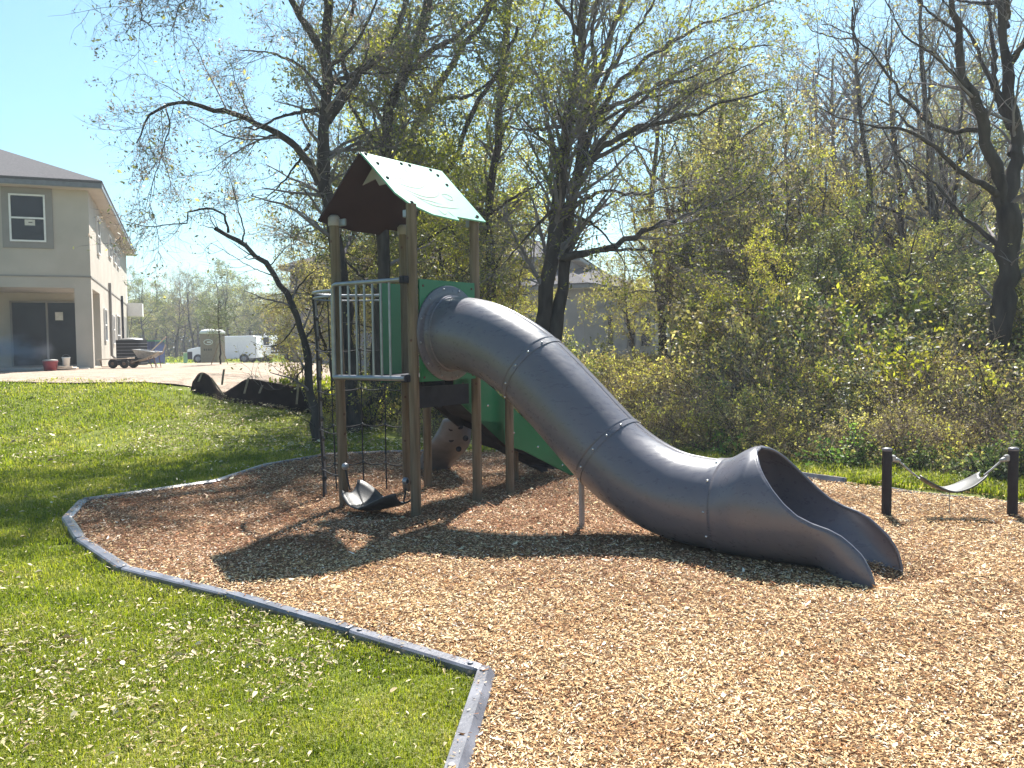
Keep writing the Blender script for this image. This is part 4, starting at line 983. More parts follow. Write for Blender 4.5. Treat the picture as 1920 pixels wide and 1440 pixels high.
# red tub, bucket and offcut on the patio
p = gpt(93, 24.9); r_ = thing('tub', 'round red plastic tub with pale lid on the dirt by the patio', 'tub', p)
m_ = MB(); m_.lathe([(0, .0), (.17, 0), (.20, .26), (.215, .27), (.215, .29), (.19, .29)], p, 24); m_.build('body', 'red', r_)
m_ = MB(); m_.lathe([(.195, .292), (.205, .30), (.20, .325), (.1, .34), (0, .34)], p, 24); m_.build('lid', 'concrete', r_)
p = gpt(123, 25.6); r_ = thing('bucket', 'small white bucket standing on the patio edge', 'bucket', p)
m_ = MB(); m_.lathe([(0, .10), (.09, .10), (.115, .36), (.125, .365), (.125, .385), (.10, .385), (.08, .14), (0, .13)], p, 18); m_.build('body', 'white', r_)
m_ = MB(); m_.tube([p + Vector((.12 * math.cos(a), .0, .37 + .1 * math.sin(a))) for a in np.linspace(0, PI, 9)], .005, 5); m_.build('handle', 'steel', r_)
p = gpt(112, 25.2); r_ = thing('board', 'pale plank lying in front of the patio', 'plank', p); m_ = MB(); m_.box(p + Z * .05, (.95, .28, .05), Vector((.98, .2, 0)).normalized(), Vector((-.2, .98, 0)).normalized(), bev=.01); m_.build('plank_face', 'plywood', r_)
m_ = MB(); m_.box(p + Vector((.1, -.02, .10)), (.5, .12, .04), Vector((.98, .2, 0)).normalized(), Vector((-.2, .98, 0)).normalized(), bev=.008); m_.build('cleat', 'plywood', r_)
# utility post
p = gpt(347, 47); r_ = thing('marker_post', 'slim mint green utility marker post on the verge', 'marker post', p)
m_ = MB(); m_.prism(rrect(.20, .09, .03), p - Z * .1, Vector((1, 0, 0)), Vector((0, 1, 0)), .82, center=False); m_.build('shaft', 'mintpost', r_); m_ = MB(); m_.prism(rrect(.22, .11, .035), p + Z * .72, Vector((1, 0, 0)), Vector((0, 1, 0)), .05, center=False); m_.build('cap', 'white', r_)
# portable toilet
p = gpt(399, 54); r_ = thing('portable_toilet', 'tan portable toilet with white domed roof in front of the van', 'portable toilet', p)
X1 = Vector((.985, -.17, 0)); Y1 = Vector((.17, .985, 0))
m_ = MB(); m_.prism(rrect(1.16, 1.1, .07), p + Z * .08, X1, Y1, 1.95, center=False); m_.build('cabin', 'tan', r_)
m_ = MB(); m_.box(p + Z * .04, (1.2, 1.2, .08), X1, Y1); m_.build('skid', 'dark', r_)
rows = []
for z, s in ((2.03, 1.0), (2.07, 1.04), (2.16, 1.02), (2.27, .86), (2.33, .5), (2.34, .05)): rows.append([p + X1 * a * s + Y1 * b * s + Z * z for a, b in rrect(1.22, 1.16, .16) + rrect(1.22, 1.16, .16)[:1]])
m_ = MB(); m_.grid(rows); m_.build('roof', 'white', r_)
m_ = MB(); m_.box(p - Y1 * .56 + Z * 1.0, (.86, .03, 1.7), X1, Y1, bev=.01); dr = m_.build('door', 'tan', r_)
m_ = MB(); ring = [p - Y1 * .585 + X1 * (.02 + .30 * math.cos(a)) + Z * (1.50 + .16 * math.sin(a)) for a in np.linspace(0, 2 * PI, 24, endpoint=False)]; m_.tube(ring, .028, 6, closed=True)
m_.box(p - Y1 * .585 + X1 * .08 + Z * 1.50, (.28, .012, .09), X1, Y1); m_.build('emblem', 'white', dr)
m_ = MB()
for i, w_ in enumerate((.10, .07, .11, .09)): m_.box(p - Y1 * .582 + X1 * (-.25 + i * .15) + Z * 1.02, (w_, .01, .13), X1, Y1)
m_.build('lettering', 'ink', dr)
# van
p = gpt(424, 60); r_ = thing('van', 'white panel van with dark front parked behind the portable toilet', 'van', p)
prof = [(-2.55, .32), (-2.62, .75), (-2.55, 1.02), (-1.75, 1.18), (-1.25, 1.78), (-1.0, 1.92), (2.35, 1.95), (2.5, 1.85), (2.56, .38), (2.0, .34), (-2.0, .30)]
m_ = MB(); m_.prism(prof, p, Vector((.96, 0, 0)), Z, 1.8); body = m_.build('body', 'vanpaint', r_)
bv = body.modifiers.new('b', 'BEVEL'); bv.width = .06; bv.segments = 2
m_ = MB(); m_.box(p + Vector((-2.30, -.0, .60)), (.46, 1.84, .58), bev=.05); m_.build('front_bumper', 'dark', r_)
m_ = MB(); m_.prism([(-1.72, 1.20), (-1.27, 1.74), (-1.22, 1.74), (-1.22, 1.18)], p, Vector((.97, 0, 0)), Z, 1.83); m_.build('windscreen', 'glass', r_)
m_ = MB(); m_.prism([(-1.12, 1.20), (-1.08, 1.72), (-.38, 1.74), (-.38, 1.20)], p, Vector((.97, 0, 0)), Z, 1.83); m_.build('side_window', 'glass', r_)
for x in (-1.75, 1.6):
    for s in (-1, 1):
        m_ = MB(); m_.lathe([(.10, -.10), (.30, -.10), (.34, -.06), (.34, .06), (.30, .10), (.10, .10)], p + Vector((x * .97, s * .84, .34)), 20, (0, 1, 0)); w_ = m_.build('wheel', 'tyre', r_)
        m_ = MB(); m_.lathe([(0, -.105), (.18, -.10), (.18, .10), (0, .105)], p + Vector((x * .97, s * .84, .34)), 14, (0, 1, 0)); m_.build('rim', 'steel', w_)
m_ = MB(); m_.box(p + Vector((-.2, -.905, .95)), (.14, .02, .04)); m_.build('door_handle', 'dark', r_)
for s in (-1, 1): m_ = MB(); m_.box(p + Vector((-2.38, s * .68, .86)), (.22, .34, .18), bev=.03); m_.build('headlight', 'steel', r_)
# trailer / truck beyond the van
p = gpt(508, 63); r_ = thing('flatbed_truck', 'white cab truck with dark flat bed at the van\'s right', 'truck', p)
m_ = MB(); m_.prism([(-.95, .5), (-.95, 1.3), (-.70, 1.95), (.25, 2.0), (.3, .5)], p, Vector((1, 0, 0)), Z, 1.8); cb_ = m_.build('cab', 'vanpaint', r_)
m_ = MB(); m_.prism([(-.82, 1.25), (-.62, 1.82), (.12, 1.85), (.12, 1.25)], p, Vector((1, 0, 0)), Z, 1.83); m_.build('window', 'glass', cb_)
m_ = MB(); m_.box(p + Vector((1.3, 0, .72)), (2.1, 1.9, .14)); m_.build('bed', 'dark', r_)
for x in (-.5, 1.6):
    for s in (-1, 1): m_ = MB(); m_.lathe([(.1, -.1), (.34, -.1), (.36, 0), (.34, .1), (.1, .1)], p + Vector((x, s * .85, .36)), 18, (0, 1, 0)); m_.build('wheel', 'tyre', r_)
m_ = MB(); m_.box(p + Vector((1.3, -.93, 1.05)), (2.05, .05, .4)); m_.build('side_board', 'dark', r_)

# ---- collapsed silt fence with stakes
fpts = [(362, 716, 17.2), (376, 699, 17.1), (394, 706, 17.0), (414, 737, 16.8), (438, 726, 16.8), (464, 711, 16.9), (500, 716, 17.0), (545, 724, 17.0), (600, 730, 17.0), (660, 738, 17.1)]
r_ = thing('silt_fence', 'sagging black fabric silt fence along the crest of the bank', 'silt fence', P(480, 740, 17))
tops = [P(a, b, c) for a, b, c in fpts]; top_, _ = resample(tops, 60); rows = []
for k in range(7):
    row = []
    for i, q_ in enumerate(top_):
        q_ = Vector(q_); g_ = h1(q_.x, q_.y - .22) ; f = k / 6; b_ = Vector((q_.x + .02, q_.y - .22, g_ - .04)); w_ = q_.lerp(b_, f)
        w_ += Vector((0, math.sin(i * .9 + k * .7) * .012, math.sin(i * 1.7 + k) * .01)) * (1 - abs(2 * f - 1)); row.append(w_)
    rows.append(row)
m_ = MB(); m_.grid(rows); fo = m_.build('fabric', 'fabric', r_); md = fo.modifiers.new('s', 'SOLIDIFY'); md.thickness = .012
for (x1, y1, x2, y2, Y) in ((380, 698, 372, 716, 17.0), (395, 707, 420, 742, 16.7), (420, 692, 416, 722, 17.2), (466, 708, 458, 738, 16.7), (492, 722, 486, 738, 16.6), (560, 716, 556, 758, 16.7)):
    m_ = MB(); m_.box((P(x1, y1, Y) + P(x2, y2, Y - .1)) / 2, (.035, .03, (P(x1, y1, Y) - P(x2, y2, Y)).length), Vector((1, 0, 0)), None, (P(x1, y1, Y) - P(x2, y2, Y - .1)).normalized()); m_.build('stake', 'stake', r_)

# ================================================================== TREES
def LP(pts, Y, r0, r1, dY=0.0, g=random):
    n = len(pts); out = []
    for i, (a, b) in enumerate(pts): out.append(P(a, b, Y + dY * i / max(1, n - 1)))
    return (out, r0, r1)
def tree(name, label, cat_, base, limbs, spec, group=None):
    root = thing(name, label, cat_, base, group=group); limbs = [(list(p), a, b) for p, a, b in limbs]
    g0 = Vector(base); p0 = limbs[0][0]; p0[0] = Vector((p0[0].x, p0[0].y, g0.z - .1))
    # extra limbs towards / away from the camera so that the crown has depth
    make_tree(root, limbs, spec); return root
def depth_limbs(trunk, Y, n, seed, L=(1.5, 3.5), r=(.05, .012), f=(.45, .98), up=.5):
    g = np.random.default_rng(seed); out = []; q, _ = resample(trunk, 30)
    for i in range(n):
        k = int(g.uniform(*f) * 29); p0 = Vector(q[k]); a = g.choice([-1, 1]) * PI / 2 + g.normal() * .7; d = Vector((math.cos(a), math.sin(a), up * g.uniform(.2, 1.6))).normalized(); ln = g.uniform(*L); pts = [p0]
        for s in range(5): d = (d + Vector(g.normal(size=3)) * .15 + Z * .04).normalized(); pts.append(pts[-1] + d * ln / 5)
        out.append((pts, r[0], r[1]))
    return out
TW = [{'dens': 3.4, 'L': (.7, 1.9), 'K': 7, 'rr': .32, 'wob': .16, 'trop': -.01, 'rmin': .006}, {'dens': 6, 'L': (.35, .9), 'K': 6, 'rr': .5, 'wob': .2, 'trop': -.02, 'rmin': .004}, {'dens': 8, 'L': (.12, .42), 'K': 4, 'rr': .6, 'wob': .25, 'trop': -.03, 'rmin': .003}]

# T1 twiggy tree behind the left posts
base = G(662, 822); tr = [(662, 826), (655, 740), (650, 640), (640, 520), (622, 420), (606, 340), (603, 270), (610, 215), (616, 150), (612, 80), (612, 0), (606, -110), (610, -200)]
T = LP(tr, 14.8, .185, .05)
L_ = [T, LP([(612, 225), (640, 180), (690, 118), (722, 98), (745, 50), (765, 0), (790, -80)], 14.8, .10, .035, 1.0), LP([(600, 345), (575, 300), (550, 268), (490, 236), (440, 213), (400, 202), (340, 193), (300, 205), (268, 232), (256, 268)], 14.8, .085, .010, -1.5),
      LP([(310, 200), (318, 240), (300, 300), (285, 345), (280, 400)], 13.6, .014, .004), LP([(597, 206), (560, 211), (520, 222), (484, 240), (455, 240)], 14.8, .04, .012, -1), LP([(612, 115), (590, 75), (560, 25), (535, -25), (520, -90)], 14.8, .085, .035, -.6),
      LP([(545, -5), (480, -60), (400, -50), (345, 0), (320, 60)], 14.3, .035, .006, -1), LP([(480, -60), (380, -90), (290, -50), (262, 20), (290, 60)], 14, .03, .005, -1.5), LP([(610, 180), (570, 130), (510, 100), (450, 95)], 14.8, .045, .008, .8), LP([(580, 270), (540, 330), (500, 370), (470, 375)], 14.8, .03, .005, -.5),
      LP([(655, 165), (640, 90), (660, 20), (650, -60)], 15, .05, .02, .5), LP([(520, 250), (470, 270), (420, 300), (390, 330)], 14.6, .022, .004, .6), LP([(606, -110), (530, -170), (430, -215), (320, -240), (220, -240)], 14.8, .07, .012, -.6), LP([(610, -180), (560, -270), (450, -320), (350, -330)], 14.8, .06, .01, .4), LP([(612, -140), (690, -220), (780, -250), (860, -240)], 14.8, .06, .01, -.8), LP([(560, -190), (480, -150), (380, -130), (300, -150)], 14.6, .04, .008, -1.2), LP([(610, -200), (640, -300), (720, -340)], 14.8, .05, .01, -.5)] + depth_limbs(T[0], 14.8, 6, 3, (1.4, 2.8), (.04, .008), (.6, .98))
tree('budding_tree', 'tall tree with fine reddish twigs leaning over behind the left tower posts', 'tree', base, L_,
     dict(seed=21, bark='bark', clear=2.6, f0=.25, levels=TW, leaves=[(3.4, .05, .036, .5, 1, 2), (.8, .05, .068, .4, 2, 2), (.06, .06, .09, .5, 3, 2)], mats=['twig', 'leaf_bud', 'leaf_dark', 'leaf_yellow']))
# T9 small broken-topped tree
base = G(594, 832); tr = [(594, 836), (587, 760), (578, 690), (572, 640), (560, 598), (545, 560), (522, 522), (500, 495), (470, 470), (440, 450), (403, 428)]
T = LP(tr, 13.6, .085, .035)
L_ = [T, LP([(428, 436), (422, 404), (410, 397), (387, 393), (354, 398), (352, 418), (328, 420), (282, 426), (231, 414)], 13.6, .022, .004, -.6), LP([(455, 452), (455, 424), (433, 342), (422, 303)], 13.6, .014, .003), LP([(505, 500), (534, 467), (546, 459), (568, 461)], 13.6, .012, .003), LP([(520, 520), (470, 500), (420, 470), (395, 455)], 13.5, .010, .003, -.5),
      LP([(560, 600), (530, 640), (500, 650), (470, 640)], 13.6, .016, .003), LP([(575, 680), (545, 720), (500, 730), (465, 700)], 13.5, .014, .003), LP([(545, 560), (575, 520), (600, 500)], 13.7, .02, .004, .6), LP([(570, 640), (600, 590), (610, 550)], 13.7, .02, .004, .6), LP([(592, 800), (560, 780), (530, 760)], 13.5, .012, .003)]
tree('snapped_tree', 'slim leaning tree with a snapped top left of the tower', 'tree', base, L_,
     dict(seed=5, bark='bark', clear=.3, f0=.05, levels=[{'dens': 3.2, 'L': (.4, 1.0), 'K': 6, 'rr': .35, 'wob': .2, 'trop': .0, 'rmin': .004}, {'dens': 5, 'L': (.2, .5), 'K': 5, 'rr': .6, 'wob': .2, 'rmin': .003}], leaves=[(2.4, .05, .06, .45, 1, 1), (1.2, .05, .055, .45, 2, 1)], mats=['twig', 'leaf_yellow', 'leaf_olive'],
          leafcut=lambda p: (p[:, 0] > -5.0) & (rng.random(len(p)) < .2 + .8 * (p[:, 2] < 2.9))))
EV = [{'dens': 3.6, 'L': (.8, 1.8), 'K': 6, 'rr': .33, 'wob': .18, 'trop': .02, 'rmin': .007}, {'dens': 5.5, 'L': (.3, .9), 'K': 5, 'rr': .5, 'wob': .2, 'trop': 0, 'rmin': .004}]
base = G(700, 836); tr = [(700, 838), (706, 740), (716, 620), (720, 480), (716, 380), (720, 300), (728, 230), (748, 165), (770, 110), (790, 50), (805, 0), (815, -90), (825, -170)]
T = LP(tr, 15.6, .17, .07)
L_ = [T, LP([(755, 145), (800, 100), (850, 70), (905, 20), (950, -40)], 15.6, .07, .02, .8), LP([(722, 290), (690, 250), (660, 200), (650, 150)], 15.6, .045, .01, .7), LP([(815, -90), (700, -180), (580, -240), (460, -280), (340, -300)], 15.6, .06, .012), LP([(806, -60), (720, -150), (600, -190), (480, -190), (400, -180)], 15.6, .06, .012, .3), LP([(812, -80), (740, -200), (640, -300), (520, -360)], 15.6, .06, .012, .3), LP([(815, -90), (800, -200), (740, -260), (680, -330)], 15.6, .06, .012, -.4), LP([(718, 380), (670, 350), (640, 320)], 15.6, .04, .008, .8), LP([(718, 430), (760, 390), (800, 330), (830, 300)], 15.6, .045, .008, .9), LP([(716, 560), (680, 520), (640, 480), (620, 440)], 15.6, .04, .008, 1.0), LP([(716, 600), (760, 560), (800, 520)], 15.6, .04, .008, 1.)] + depth_limbs(T[0], 15.6, 9, 8, (1.2, 2.4), (.04, .01), (.35, .98))  # high limbs reaching left above the view are added to shade the lawn
tree('evergreen_oak', 'evergreen tree with a dark leaning trunk rising behind the tower roof', 'tree', base, L_, dict(seed=31, clear=1.7, levels=EV, leaves=[(12, .11, .085, .38, 1, 1), (10, .11, .085, .4, 2, 1)], mats=['twig', 'leaf_dark', 'leaf_mid']))
base = G(772, 818); tr = [(772, 822), (768, 600), (768, 420), (775, 300), (787, 215), (830, 150), (868, 90), (915, 20), (940, -50), (960, -130)]
T = LP(tr, 17.2, .13, .05)
L_ = [T, LP([(790, 205), (835, 185), (880, 180), (935, 140)], 17.2, .06, .02, .5), LP([(770, 400), (810, 360), (850, 300), (880, 220), (935, 130), (970, 50)], 17.2, .075, .03, -.4), LP([(768, 480), (800, 450), (850, 420)], 17.2, .04, .01, .6), LP([(772, 330), (740, 300), (720, 260)], 17.2, .03, .01, .6)] + depth_limbs(T[0], 17.2, 9, 9, (1.2, 2.4), (.04, .01), (.3, .98))
tree('evergreen_oak', 'yellow-green evergreen tree with limbs curving right above the roof', 'tree', base, L_, dict(seed=32, clear=1.5, levels=EV, leaves=[(11, .12, .085, .4, 1, 1), (15, .12, .085, .4, 2, 1)], mats=['twig', 'leaf_mid', 'leaf_yellow']))
base = G(926, 812); tr = [(926, 816), (922, 600), (917, 450), (915, 380), (928, 290), (938, 200), (945, 130), (950, 60), (960, -40), (965, -120)]
T = LP(tr, 18, .125, .055)
L_ = [T, LP([(918, 370), (870, 385), (850, 392), (830, 398)], 18, .03, .01), LP([(930, 280), (960, 215), (1000, 170), (1040, 120)], 18, .05, .012, .6), LP([(938, 200), (975, 120), (1010, 40), (1030, -40)], 18, .05, .012, -.6), LP([(920, 420), (960, 390), (1000, 330)], 18, .04, .01, .6), LP([(940, 160), (900, 110), (880, 40)], 18, .04, .01, .6), LP([(918, 520), (880, 480), (850, 450)], 18, .04, .01, .6)] + depth_limbs(T[0], 18, 9, 10, (1.2, 2.6), (.04, .01), (.3, .98))
tree('evergreen_oak', 'dark trunked leafy tree just right of the tower roof', 'tree', base, L_, dict(seed=33, clear=1.5, levels=EV, leaves=[(11, .10, .085, .4, 1, 1), (6, .10, .085, .4, 2, 1)], mats=['twig', 'leaf_mid', 'leaf_dark']))
# T5 big fanning twin-trunk tree
base = G(1020, 800); base = P(1012, 720, 16.5); base.z = 0
tr = [(1000, 760), (1006, 680), (1014, 600), (1030, 500), (1042, 420), (1052, 340), (1062, 270), (1075, 180), (1090, 80), (1100, -50), (1110, -150)]
T = LP(tr, 16.5, .20, .06)
FAN = [T, LP([(1022, 730), (1040, 640), (1050, 560), (1060, 480), (1070, 385), (1080, 320), (1100, 220), (1125, 130), (1160, 40), (1190, -50)], 16.5, .16, .05, .5),
       LP([(1078, 330), (1130, 272), (1200, 240), (1290, 215), (1380, 185), (1450, 165)], 16.5, .08, .012, -1), LP([(1085, 300), (1130, 200), (1200, 120), (1290, 60), (1380, 25), (1450, 0)], 16.5, .07, .012, 1), LP([(1100, 230), (1150, 120), (1210, 30), (1260, -50)], 16.5, .06, .015, .5),
       LP([(1060, 295), (1010, 255), (965, 205)], 16.5, .05, .01, -.6), LP([(1048, 482), (1110, 474), (1200, 437), (1290, 402), (1370, 372), (1430, 335)], 16.5, .085, .010, -1.5), LP([(1130, 470), (1230, 470), (1300, 490), (1350, 530)], 16.2, .035, .006, -.6), LP([(1070, 392), (1130, 360), (1200, 365), (1290, 345)], 16.5, .05, .008, .8),
       LP([(1080, 322), (1160, 225), (1260, 142), (1370, 92), (1450, 85)], 16.5, .06, .01, .2), LP([(1090, 312), (1180, 262), (1300, 172), (1410, 120)], 16.5, .055, .01, -1.2), LP([(1045, 385), (1000, 430), (965, 470), (940, 500)], 16.5, .045, .008, -.5), LP([(1055, 330), (1030, 260), (1020, 170), (1000, 80)], 16.5, .05, .01, .8),
       LP([(1120, 140), (1110, 60), (1130, -40)], 16.7, .05, .02, -.4), LP([(1068, 400), (1110, 420), (1150, 460), (1180, 510)], 16.5, .035, .006, -.8), LP([(1100, 225), (1190, 180), (1330, 130), (1420, 60)], 16.6, .05, .008, -.5), LP([(1090, 260), (1180, 200), (1290, 170), (1400, 200)], 16.6, .045, .008, .9)] + depth_limbs(T[0], 16.5, 7, 12, (1.6, 3.2), (.05, .01), (.5, .98))
tree('fanning_tree', 'large twin-trunk tree with long thin branches fanning right behind the slide', 'tree', base, FAN,
     dict(seed=41, bark='bark', clear=2.4, f0=.25, levels=[{'dens': 4.6, 'L': (.9, 2.3), 'K': 7, 'ang': (.3, .8), 'rr': .35, 'wob': .1, 'trop': .03, 'rmin': .006}, {'dens': 6.5, 'L': (.35, 1.0), 'K': 5, 'ang': (.3, .9), 'rr': .5, 'wob': .14, 'trop': .0, 'rmin': .004}, {'dens': 3, 'L': (.12, .4), 'K': 4, 'rr': .6, 'wob': .2, 'rmin': .003}],
          leaves=[(1.3, .05, .06, .45, 1, 2), (3.4, .08, .075, .45, 2, 2)], mats=['twig', 'leaf_olive', 'leaf_mid']))
# T6 right edge tree
base = G(1872, 842); tr = [(1872, 846), (1866, 740), (1870, 650), (1886, 540), (1892, 450), (1888, 385)]
T = LP(tr, 12.8, .19, .155)
L_ = [T, LP([(1888, 390), (1906, 290), (1900, 225), (1888, 130), (1880, 30), (1880, -80)], 12.8, .12, .045), LP([(1886, 395), (1872, 330), (1852, 265), (1842, 215), (1812, 165), (1800, 120), (1796, 60), (1780, -10), (1770, -80)], 12.8, .105, .035, -.5), LP([(1860, 300), (1840, 245), (1790, 246), (1735, 225), (1690, 180), (1640, 105), (1590, 60), (1540, 45)], 12.8, .05, .006, .8),
      LP([(1880, 380), (1845, 345), (1800, 320), (1760, 280), (1700, 245), (1620, 235), (1530, 200)], 12.8, .055, .006, -1), LP([(1898, 225), (1850, 135), (1815, 60), (1760, -10)], 12.8, .05, .01, .7), LP([(1900, 290), (1950, 210), (2000, 120), (2030, 20)], 12.8, .09, .03, .4), LP([(1812, 165), (1760, 110), (1700, 70), (1660, 0)], 12.5, .035, .006, -.7),
      LP([(1890, 470), (1850, 440), (1800, 400), (1740, 330), (1700, 300)], 12.8, .05, .006, .8), LP([(1888, 130), (1930, 60), (1960, -20)], 12.8, .05, .02), LP([(1796, 60), (1740, 20), (1700, -30)], 12.5, .03, .006), LP([(1895, 240), (1870, 180), (1862, 80), (1850, -20)], 12.8, .06, .02, .8)] + depth_limbs(LP([(1888, 390), (1890, -60)], 12.8, 1, 1)[0], 12.8, 6, 13, (1.2, 2.6), (.04, .008), (.2, .98))
tree('bare_tree', 'thick dark trunked bare tree at the right edge of the picture', 'tree', base, L_, dict(seed=51, bark='bark', clear=1.6, f0=.2, levels=[{'dens': 3.6, 'L': (.6, 1.6), 'K': 7, 'ang': (.35, .95), 'rr': .3, 'wob': .16, 'trop': .03, 'rmin': .005}, {'dens': 5, 'L': (.3, .8), 'K': 5, 'rr': .5, 'wob': .18, 'rmin': .003}, {'dens': 4.5, 'L': (.1, .3), 'K': 4, 'rr': .6, 'wob': .2, 'rmin': .0025}],
     leaves=[(.25, .03, .03, .5, 1, 2), (.12, .04, .06, .5, 2, 2)], mats=['twig', 'leaf_bud', 'leaf_olive']))
# T7
base = P(1325, 690, 22); base.z = .1; T = LP([(1325, 700), (1322, 600), (1330, 500), (1335, 430), (1326, 380), (1340, 300), (1352, 220), (1360, 160)], 22, .19, .05)
L_ = [T, LP([(1330, 430), (1380, 380), (1420, 320), (1440, 250)], 22, .07, .012, .6), LP([(1330, 460), (1290, 420), (1250, 380)], 22, .06, .012, .6), LP([(1335, 330), (1390, 270), (1430, 200)], 22, .06, .01, -.6), LP([(1340, 300), (1300, 240), (1280, 180)], 22, .05, .01, .6), LP([(1326, 530), (1380, 500), (1430, 470)], 22, .05, .01, .8)] + depth_limbs(T[0], 22, 8, 15, (1.5, 3.), (.05, .01), (.35, .98))
tree('spring_tree', 'tree with golden and yellow-green young leaves right of the fanning tree', 'tree', base, L_, dict(seed=61, clear=2.5, levels=[dict(EV[0], dens=2.8), dict(EV[1], dens=4.5)], leaves=[(10, .16, .085, .5, 1, 1), (12, .16, .085, .5, 2, 1)], mats=['twig_brown', 'leaf_yellow', 'leaf_olive']))
# T8 tall thin trees with dusky purple crown
for k, (tr, sd, lb) in enumerate((([(1590, 700), (1580, 500), (1572, 380), (1564, 280), (1562, 180), (1562, 110)], 71, 'tall thin tree with dusky purple seed clusters at its top'), ([(1625, 690), (1612, 500), (1606, 350), (1604, 200), (1606, 120)], 72, 'slim grey tree close right of the purple-topped one'))):
    Yt = 25 + k * 2; base = P(tr[0][0], 680, Yt); base.z = .15; T = LP(tr, Yt, .16, .03)
    L_ = [T] + [LP([(tr[3][0], tr[3][1] - 20 * i), (tr[3][0] + s * 25, tr[3][1] - 35 - 20 * i), (tr[3][0] + s * 50, tr[3][1] - 75 - 16 * i)], Yt, .04, .008, s * .8) for i in range(5) for s in (-1, 1)] + depth_limbs(T[0], Yt, 8, sd, (.8, 1.8), (.04, .01), (.5, .98), .9)
    tree('slender_tree', lb, 'tree', base, L_, dict(seed=sd, bark='bark_light', clear=4, levels=[dict(EV[0], dens=3.2, L=(.5, 1.3)), dict(EV[1], dens=5, L=(.2, .6))], leaves=[(2.6 if k == 0 else .6, .06, .10, .4, 1, 1), (.2, .1, .08, .5, 2, 1)], mats=['twig', 'leaf_purple', 'leaf_olive']))

# ---- prototypes for the wood behind
def proto(name, h, n_l, seed, spec, r=.14, spread=.42, f=(.3, .97), up=.7):
    g = np.random.default_rng(seed); pts = [Vector((0, 0, -.2))]; d = Vector((0, 0, 1))
    for i in range(9): d = (d + Vector(g.normal(size=3)) * .09 + Z * .25).normalized(); pts.append(pts[-1] + d * (h + .2) / 9)
    q, _ = resample(pts, 40); limbs = [(pts, r, r * .15)]
    for i in range(n_l):
        k = int(g.uniform(*f) * 39); a = i * 2.4 + g.normal() * .4; d = Vector((math.cos(a), math.sin(a), up * g.uniform(.3, 1.5))).normalized(); ln = h * spread * g.uniform(.6, 1.1) * (1.1 - .5 * k / 39); p = [Vector(q[k])]
        for s in range(5): d = (d + Vector(g.normal(size=3)) * .18 + Z * .07).normalized(); p.append(p[-1] + d * ln / 5)
        limbs.append((p, r * .42 * (1.15 - k / 45), .01))
    root = thing(name, None, None); make_tree(root, limbs, dict(spec, seed=seed), 7); return root
lv = [{'dens': 2.0, 'L': (.7, 1.7), 'K': 5, 'rr': .35, 'wob': .18, 'trop': .03, 'rmin': .008}, {'dens': 4, 'L': (.3, .9), 'K': 4, 'rr': .5, 'wob': .2, 'rmin': .006}]
lvb = [{'dens': 2.8, 'L': (.8, 1.9), 'K': 5, 'ang': (.3, .8), 'rr': .35, 'wob': .13, 'trop': .05, 'rmin': .008}, {'dens': 4.5, 'L': (.3, 1.0), 'K': 4, 'ang': (.3, .9), 'rr': .5, 'wob': .15, 'rmin': .005}, {'dens': 3.5, 'L': (.15, .45), 'K': 3, 'rr': .6, 'wob': .15, 'rmin': .004}]
PR = {
 'evergreen': proto('evergreen_tree', 8, 13, 101, dict(clear=1.2, levels=lv, leaves=[(26, .15, .10, .42, 1, 1), (16, .15, .10, .42, 2, 1)], mats=['twig', 'leaf_dark', 'leaf_mid'])),
 'yellow': proto('yellow_green_tree', 6.5, 12, 102, dict(clear=.8, levels=lv, leaves=[(22, .16, .066, .48, 1, 1), (28, .16, .064, .48, 2, 1)], mats=['twig_brown', 'leaf_yellow', 'leaf_olive']), r=.10),
 'bare': proto('bare_woodland_tree', 9.5, 12, 103, dict(clear=2.5, levels=lvb, leaves=[(.9, .08, .075, .5, 1, 2), (.3, .08, .07, .5, 2, 2)], mats=['twig', 'leaf_olive', 'leaf_mid']), r=.15, spread=.34, up=1.3),
 'brown': proto('brown_twiggy_tree', 7.5, 13, 104, dict(clear=1.5, levels=lvb, leaves=[(2.6, .08, .07, .5, 1, 2)], mats=['twig_brown', 'leaf_olive']), r=.12, spread=.38, up=1.0),
}
def shrub(name, h, n, seed, spec, spread=.6):
    g = np.random.default_rng(seed); limbs = []
    for i in range(n):
        a = g.uniform(0, 2 * PI); t = g.uniform(.05, spread); d = Vector((math.cos(a) * t, math.sin(a) * t, 1)).normalized(); ln = h * g.uniform(.6, 1.1); p = [Vector((math.cos(a) * .12 * g.random(), math.sin(a) * .12 * g.random(), -.1))]
        for s in range(5): d = (d + Vector(g.normal(size=3)) * .16 + Vector((math.cos(a), math.sin(a), -.3)) * .08).normalized(); p.append(p[-1] + d * ln / 5)
        limbs.append((p, .014, .004))
    root = thing(name, None, None); make_tree(root, limbs, dict(spec, seed=seed, clear=-1, f0=.15), 5); return root
ls = [{'dens': 4, 'L': (.25, .75), 'K': 5, 'rr': .5, 'wob': .2, 'trop': .03, 'rmin': .004}, {'dens': 5, 'L': (.1, .35), 'K': 3, 'rr': .6, 'wob': .2, 'rmin': .003}]
PR['sh_yellow'] = shrub('yellow_green_shrub', 1.9, 14, 201, dict(levels=ls, leaves=[(4, .08, .065, .5, 1, 1), (8, .08, .06, .5, 2, 1)], mats=['twig_brown', 'leaf_yellow', 'leaf_olive']))
PR['sh_brown'] = shrub('brown_bramble', 1.5, 22, 202, dict(levels=[dict(ls[0], dens=6), ls[1]], leaves=[(1.2, .06, .055, .55, 1, 1), (.5, .06, .055, .5, 2, 1)], mats=['twig_brown', 'leaf_olive', 'leaf_yellow']), spread=1.0)
